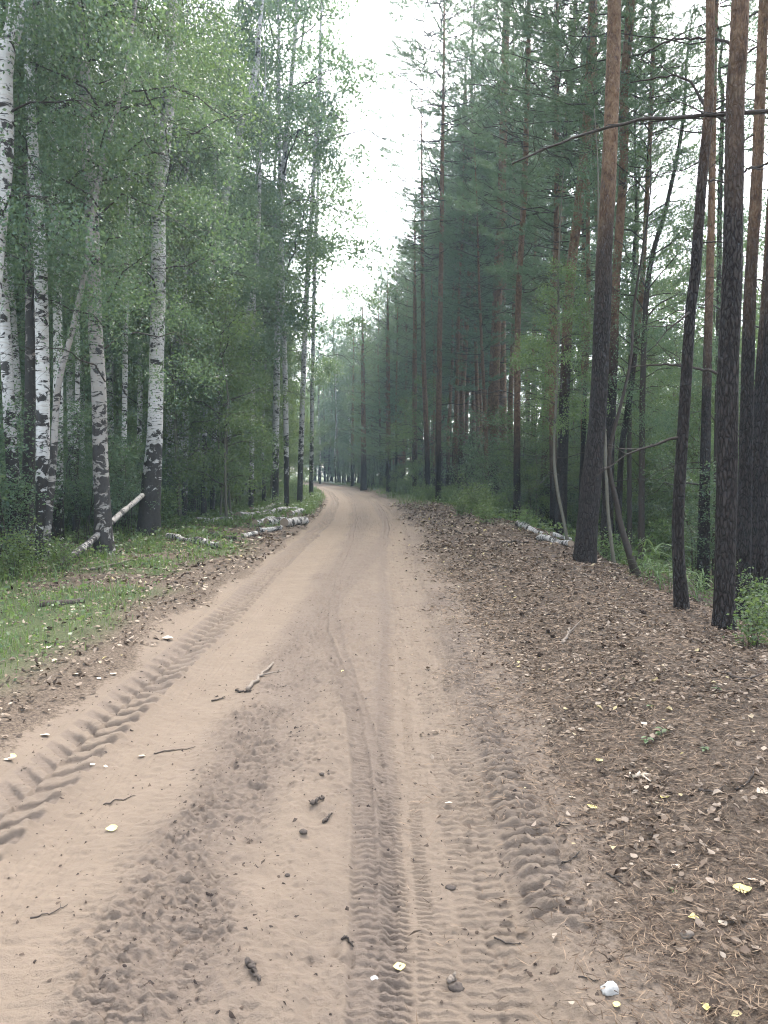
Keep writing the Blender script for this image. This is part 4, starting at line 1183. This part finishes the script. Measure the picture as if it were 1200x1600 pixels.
# single fallen leaves
def leaf(label, px, py, wpx, mat, rz, name="fallen_leaf", group=None, curl=.18):
    g = ground(px, py); g[2] = float(fz(g[0], g[1])[0]) + .004
    s_ = wpx * g[1] / F
    r = np.random.default_rng(int(px * 3 + py))
    m = 9; t = np.linspace(0, 1, m); wd = np.sin(PI * t ** .8) ** .8 * .5 * s_ * .78 * (1 + .08 * np.sin(t * 40))
    c = np.stack([(t - .5) * s_, 0 * t, curl * s_ * (2 * t - 1) ** 2 * r.uniform(.3, 1)], 1)
    l_ = c + np.stack([0 * t, wd, wd * r.uniform(.1, .6)], 1); q_ = c + np.stack([0 * t, -wd, wd * r.uniform(.0, .6)], 1)
    V = np.concatenate([l_, c, q_])
    Q = [(i, i + m, i + m + 1, i + 1) for i in range(m - 1)] + [(i + m, i + 2 * m, i + 2 * m + 1, i + m + 1) for i in range(m - 1)]
    o = obj(name, raw_mesh(name, V, quads=Q, smooth=True), mat, None, g)
    o.rotation_euler = (r.normal(0, .15), r.normal(0, .15), rz)
    return tag(o, label, "leaf", group)
LG = "single fallen leaves"
for lab, px, py, wd, m_ in (
    ("yellow leaf lying on the right rut at the bottom", 624, 1507, 24, M_YELLOW), ("yellow leaf on the smooth left rut", 174, 1290, 19, M_YELLOW),
    ("white leaf on the left rut near the tractor tread", 222, 1179, 13, M_PALE), ("small pale leaf at the edge of the tractor tread", 165, 1196, 9, M_PALE),
    ("pale yellow leaf lying in the narrow winding track", 536, 1051, 9, M_YELLOW), ("white leaf chip in the right rut", 701, 1251, 13, M_PALE),
    ("yellow leaf directly below the white stone", 963, 1579, 15, M_YELLOW), ("yellow leaf in the litter right of the curled bark", 1039, 1249, 17, M_YELLOW),
    ("pale leaf pair's larger leaf near the litter's inner edge", 925, 1265, 18, M_YELLOW), ("tan curled leaf at the litter's inner edge", 894, 1250, 14, M_PALE),
    ("light yellow leaf low in the right litter", 1084, 1437, 20, M_YELLOW), ("large torn yellow leaf at the right in the litter", 1160, 1394, 30, M_YELLOW),
    ("square pale leaf above the torn yellow one", 1175, 1377, 18, M_PALE), ("whitish leaf at the right picture edge", 1190, 1243, 22, M_PALE),
    ("pale leaf below the yellow leaf low in the litter", 1130, 1448, 18, M_PALE), ("brown-white leaf beside the yellow ones at right", 1056, 1361, 18, M_PALE),
    ("yellowish leaf at the foot of the right litter slope", 1103, 1583, 18, M_YELLOW), ("white round leaf in the middle of the right bank", 909, 1143, 14, M_PALE),
    ("yellow leaf high on the right bank", 774, 1075 + 3, 10, M_YELLOW), ("pale oval leaf by the green seedlings", 1005, 1135, 14, M_PALE),
    ("cream leaf left of the green seedlings", 936, 1191, 14, M_YELLOW), ("large tan leaf at the edge of the left grass", 262, 1000, 18, M_PALE),
    ("pale leaf on the soil left of the tractor tread", 177, 1055, 13, M_PALE), ("cream leaf beside the tractor tread at left", 117, 1055, 13, M_PALE),
    ("cluster's largest tan leaf at the left picture edge", 14, 1190, 16, M_PALE), ("yellowish leaf beside the tan one at the left edge", 20, 1184, 12, M_YELLOW),
    ("pale leaf at the top corner of the left tread", 145, 1201, 9, M_PALE), ("pale leaf on the brown soil above the tread", 155, 1062, 9, M_PALE),
    ("white leaf resting on the low left grass", 76, 1013, 13, M_PALE), ("flat pale leaf in the soil below the left grass", 70, 1151, 15, M_PALE)):
    leaf(lab, px, py, wd, m_, random.uniform(0, 6.28), group=LG)

# small green seedlings in the litter
def seedling(label, px, py, wpx, seed, n=6):
    g = ground(px, py); s_ = wpx * g[1] / F; r = np.random.default_rng(seed)
    t = thing("seedling", label, "seedling", g, r.uniform(0, 6))
    mb = MB(); mb.tube([(0, 0, -.02), (.003, 0, s_ * .3), (.006, .002, s_ * .6)], [.003, .002, .001], 5); obj("stem", mb.mesh("stem"), M_GREENBARK, t)
    for k in range(n):
        az = k * 2.4 + r.uniform(-.3, .3); u = np.linspace(0, 1, 6); l = s_ * r.uniform(.4, .6)
        d = np.array([math.cos(az), math.sin(az), 0]); sd = np.array([-math.sin(az), math.cos(az), 0])
        C_ = np.array([0, 0, s_ * r.uniform(.25, .6)]) + np.outer(u * l, d) + np.outer(l * (.5 * u - .6 * u ** 2), [0, 0, 1])
        wv = l * .3 * np.sin(PI * np.clip(u, .03, .97)) ** .7
        V = np.concatenate([C_ + sd * wv[:, None], C_ - [0, 0, .002], C_ - sd * wv[:, None]])
        obj("leaf", raw_mesh("leaf", V, quads=[(i, i + 1, i + 7, i + 6) for i in range(5)] + [(i + 6, i + 7, i + 13, i + 12) for i in range(5)]), M_YLEAF, t)
for k, a in enumerate((("bright green upright seedling in the right litter", 1034, 1152, 24), ("flat dark green seedling left of the bright one", 1011, 1165, 24),
          ("small green sprout right of the seedlings", 1101, 1176, 18), ("tiny green sprout on the bank above the seedlings", 1015, 1108, 12),
          ("tiny green sprout high at the right picture side", 1120, 1080, 14), ("green leaf sprout low in the right litter", 1053, 1398, 16),
          ("small green sprig on the middle of the bank", 975, 1064, 8), ("broad green plantain in the left grass", 138, 920, 16), ("grey-green herb rosette in the left litter", 190, 928, 16))):
    seedling(*a, seed=k)

# pine cones on the right bank
def cone_mesh():
    mb = MB(); r = np.random.default_rng(5)
    for i in range(42):
        t = i / 41; az = i * 2.4; rad = .017 * math.sin(PI * (.12 + .83 * t)) ; z = .045 * t
        d = np.array([math.cos(az), math.sin(az), 0]); sd = np.array([-math.sin(az), math.cos(az), 0]); c = np.array([0, 0, z])
        V = [c + d * rad * .3, c + d * rad + sd * .006 + [0, 0, .004], c + d * rad * 1.25 + [0, 0, .007], c + d * rad - sd * .006 + [0, 0, .004], c + d * rad * .9 - [0, 0, .003]]
        mb.add(V, tris=[(0, 1, 2), (0, 2, 3), (0, 4, 1), (0, 3, 4), (1, 4, 2), (2, 4, 3)])
    mb.tube([(0, 0, 0), (0, 0, .042)], [.007, .004], 6)
    return mb.mesh("pine_cone", False)
CM = cone_mesh()
cones = [(933, 920), (838, 925), (843, 938), (866, 897), (767, 885), (772, 888), (815, 921), (836, 948), (812, 962), (860, 963), (858, 990), (890, 975), (868, 998), (976, 992), (988, 1041), (945, 1010), (968, 1012), (920, 945), (902, 930), (756, 893), (800, 895), (745, 882), (878, 910), (955, 955), (1105, 985), (1010, 960), (848, 1025), (903, 952)]
for k, (px, py) in enumerate(cones):
    g = ground(px, py)
    o = obj("pine_cone", CM, M_CONE, None, (g[0], g[1], g[2] + .015))
    o.rotation_euler = (PI / 2 + random.uniform(-.4, .4), 0, random.uniform(0, 6.28)); s_ = random.uniform(.85, 1.25); o.scale = (s_, s_, s_)
    tag(o, "dark open pine cone lying on the leaf litter of the right bank", "pine cone", "pine cones on the right bank")

# ------------------------------------------------------------------ what nobody could count: litter, needles, grass
def frustum_pts(n, y0, y1, x0f, x1f, pw, dens, seed):
    """points on the ground, denser near the camera; dens gives the chance to keep one"""
    r = np.random.default_rng(seed)
    y = y0 * (y1 / y0) ** (r.random(n) ** pw)
    x = cen(y) + x0f + (x1f - x0f) * r.random(n)
    keep = (np.abs(x) < .54 * y + 1.2) & (r.random(n) < dens(x, y))
    return x[keep], y[keep], r

def litter_stuff(name, label, n, y0, y1, xa, xb, pw, dens, size, seed, mat=M_LITTER):
    x, y, r = frustum_pts(n, y0, y1, xa, xb, pw, dens, seed)
    z = fz(x, y)
    far = np.clip(y / 7, 1, 2.2)
    m = len(x); L = size * r.uniform(.5, 1.25, m) * far
    d = r.normal(0, 1, (m, 3)); d[:, 2] = r.normal(0, .22, m); d = unit(d)
    up = unit(np.stack([r.normal(0, .3, m), r.normal(0, .3, m), np.ones(m)], 1))
    sd = unit(np.cross(up, d)); nr = np.cross(d, sd)
    P = np.stack([x, y, z + .006 + .016 * r.random(m)], 1)
    W = L * r.uniform(.45, .8, m)
    f = (r.uniform(-.1, .28, m) * L)[:, None]
    c1 = (r.normal(.06, .16, m) * L)[:, None]; c2 = (r.normal(.06, .16, m) * L)[:, None]
    w1, w2 = (W * r.uniform(.35, .55, m))[:, None], (W * r.uniform(.25, .5, m))[:, None]; l_ = L[:, None]
    V = np.stack([P - d * l_ * .5 + nr * c1, P - d * l_ * .15 + sd * w1 + nr * f, P + d * l_ * .2 + sd * w2 + nr * (f + c2 * .5), P + d * l_ * .5 + nr * c2,
                  P + d * l_ * .18 - sd * w2 + nr * f, P - d * l_ * .18 - sd * w1 + nr * (f * .6)], 1).reshape(-1, 3)
    i = np.arange(m)[:, None] * 6
    Q = np.concatenate([i + [0, 1, 2, 3], i + [0, 3, 4, 5]], 1).reshape(-1, 4)
    o = obj(name, raw_mesh(name, V, quads=Q), mat)
    return tag(o, label, "leaf litter", kind="stuff")

def dens_r(x, y):
    u = x - cen(y)
    return np.clip(sstep(1.0, 1.9, u + .22 * fbm(x * 1.5, y * 1.5, 2, 131)) * (.25 + .75 * sstep(-.5, .4, fbm(x * 2, y * 2, 2, 132))) + .015, 0, 1) * (1 - .8 * green_mask(x, y) * sstep(12, 20, y))
def dens_l(x, y):
    u = x - cen(y)
    return np.clip(sstep(1.42, 1.75, -u), 0, 1) * (.35 + .65 * sstep(-.3, .4, fbm(x * 2, y * 2, 2, 133))) * (1 - .4 * green_mask(x, y) ** 2)
litter_stuff("leaf_litter", "dry brown and pale birch leaves covering the right bank", 60000, 1.7, 34, .7, 5.0, .75, dens_r, .037, 1)
litter_stuff("leaf_litter", "dry leaves strewn over the left verge", 34000, 2.4, 34, -7, -1.2, .8, dens_l, .045, 2)

def needle_stuff():
    x, y, r = frustum_pts(120000, 1.6, 16, .55, 4.6, .8, lambda x, y: np.clip(sstep(.85, 1.7, x - cen(y) + .25 * fbm(x * 2, y * 2, 2, 141)) + .03, 0, 1), 3)
    m = len(x); z = fz(x, y)
    az = r.uniform(0, 2 * PI, m); L = r.uniform(.035, .075, m); wd = .0016 * np.clip(y / 3, 1, 3)
    d = np.stack([np.cos(az), np.sin(az), r.normal(0, .14, m)], 1); sd = np.stack([-np.sin(az), np.cos(az), r.normal(0, .5, m)], 1)
    P = np.stack([x, y, z + .004 + .016 * r.random(m)], 1)
    mid = P + d * (L * .5)[:, None] + sd * (r.normal(0, .07, m) * L)[:, None]
    V = np.stack([P, mid + sd * wd[:, None], P + d * L[:, None], mid - sd * wd[:, None]], 1).reshape(-1, 3)
    o = obj("needle_litter", raw_mesh("needle_litter", V, quads=np.arange(m * 4).reshape(-1, 4)), M_NEEDLIT)
    tag(o, "fallen pine needles matted over the right bank", "needle litter", kind="stuff")
needle_stuff()

def crumbs():
    """small dark crumbs, bits of bark and needles on the sand"""
    x, y, r = frustum_pts(26000, 1.7, 9, -1.5, 1.9, .9, lambda x, y: .15 + .6 * sstep(.3, .9, x - cen(y) - .5) + .25 * band(x, -.95, -.5, .1), 9)
    m = len(x); z = fz(x, y); s_ = np.minimum(r.exponential(.0022, m), .007) + .0018
    b = np.array([(1.5, 0, 0), (0, .8, 0), (-1.5, 0, 0), (0, -.8, 0), (0, 0, .8)])
    Q_ = b[None] * s_[:, None, None] * r.uniform(.4, 1.6, (m, 5, 1)) + r.normal(0, .3, (m, 5, 3)) * s_[:, None, None]
    az = r.uniform(0, 6.28, m); ca, sa = np.cos(az)[:, None], np.sin(az)[:, None]
    V = np.stack([Q_[..., 0] * ca - Q_[..., 1] * sa, Q_[..., 0] * sa + Q_[..., 1] * ca, Q_[..., 2]], -1) + np.stack([x, y, z], 1)[:, None]
    i = np.arange(m)[:, None] * 5
    T = np.concatenate([i + [0, 1, 4], i + [1, 2, 4], i + [2, 3, 4], i + [3, 0, 4]], 1).reshape(-1, 3)
    tag(obj("soil_crumbs", raw_mesh("soil_crumbs", V.reshape(-1, 3), tris=T), M_CONE), "dark crumbs and bits of bark scattered on the sand", "debris", kind="stuff")
crumbs()

def grass_stuff(name, label, n, y0, y1, xa, xb, pw, dens, h, seed, mat=M_GRASS, wd=.004):
    x, y, r = frustum_pts(n, y0, y1, xa, xb, pw, dens, seed)
    m = len(x); z = gz(x, y)
    far = np.clip(y / 7, 1, 3.0)
    H = h * (1 - .55 * band(y, 11, 28, 1.5) * (1 if h < .2 else 0)) * r.uniform(.35, 1.2, m) * (.5 + .7 * sstep(-.4, .6, fbm(x * 1.3, y * 1.3, 2, 151)))
    az = r.uniform(0, 6.28, m); bd = H * r.uniform(.2, 1.1, m); wv = wd * far
    d = np.stack([np.cos(az), np.sin(az), 0 * az], 1); sd = np.stack([-np.sin(az), np.cos(az), 0 * az], 1) * wv[:, None] * .5
    P = np.stack([x, y, z - .01], 1); up = np.array([0, 0, 1.])
    Mi = P + d * (bd * .3)[:, None] + up * (H * .6)[:, None]; Ti = P + d * bd[:, None] + up * (H * .95 - bd * .25)[:, None]
    V = np.stack([P - sd, P + sd, Mi + sd * .8, Mi - sd * .8, Ti], 1).reshape(-1, 3)
    i = np.arange(m)[:, None] * 5
    o = obj(name, raw_mesh(name, V, quads=i + [0, 1, 2, 3], tris=i + [3, 2, 4]), mat)
    return tag(o, label, "grass", kind="stuff")
grass_stuff("grass", "green grass growing on the left verge", 70000, 3.2, 30, -8.5, -1.5, .85, lambda x, y: green_mask(x, y) ** 1.6 * (.35 + .65 * sstep(-.3, .3, fbm(x * 2.2, y * 2.2, 2, 155))), .20, 11, wd=.005)
grass_stuff("grass", "bright grass along the far verges by the road bend", 42000, 26, 75, -5.5, 5.5, .9, lambda x, y: green_mask(x, y), .28, 12, wd=.005)

def herb_stuff(name, label, n, y0, y1, xa, xb, dens, seed, hmax=.22):
    x, y, r = frustum_pts(n, y0, y1, xa, xb, .85, dens, seed)
    m = len(x); z = gz(x, y)
    P = np.stack([x, y, z + r.uniform(.02, hmax, m)], 1)
    d = r.normal(0, 1, (m, 3)); d[:, 2] *= .35; d = unit(d)
    L = .045 * r.uniform(.6, 1.3, m) * np.clip(y / 9, 1, 2.2)
    V, Q = leaves_geo(P, d, L, L * .6, r, .05)
    return tag(obj(name, raw_mesh(name, V, quads=Q), M_YLEAF), label, "herbs", kind="stuff")
herb_stuff("ground_cover", "small leafy herbs among the left grass and under the birches", 42000, 4.5, 40, -14, -1.9, lambda x, y: np.clip(green_mask(x, y) * .5 + .7 * sstep(4.2, 5.5, -(x - cen(y))), 0, 1), 21)
herb_stuff("ground_cover", "small leafy herbs on the low ground under the right pines", 42000, 7, 45, 2.6, 16, lambda x, y: np.clip(sstep(3.6, 5.0, x - cen(y)) + .6 * green_mask(x, y), 0, 1), 22, .35)

# ------------------------------------------------------------------ haze
if HAZE > 0:
    hb_ = (-170, 175, -70, 235, -3.0, 34)
    x0, x1, y0, y1, z0, z1 = hb_
    V = [(x0, y0, z0), (x1, y0, z0), (x1, y1, z0), (x0, y1, z0), (x0, y0, z1), (x1, y0, z1), (x1, y1, z1), (x0, y1, z1)]
    me = raw_mesh("haze", V, quads=[(3, 2, 1, 0), (4, 5, 6, 7), (0, 1, 5, 4), (1, 2, 6, 5), (2, 3, 7, 6), (3, 0, 4, 7)])
    hm = bpy.data.materials.new("haze"); hm.use_nodes = True
    t_ = hm.node_tree; t_.nodes.remove(t_.nodes["Principled BSDF"])
    pv = t_.nodes.new("ShaderNodeVolumePrincipled"); pv.inputs['Density'].default_value = HAZE
    pv.inputs['Color'].default_value = (.62, .83, 1.0, 1); pv.inputs['Anisotropy'].default_value = .35
    t_.links.new(pv.outputs[0], t_.nodes["Material Output"].inputs['Volume'])
    ho = obj("haze", me, hm); tag(ho, "thin bluish haze between the trees", "haze", kind="stuff")
for o in S.objects:
    if '_Y' in o: del o['_Y']
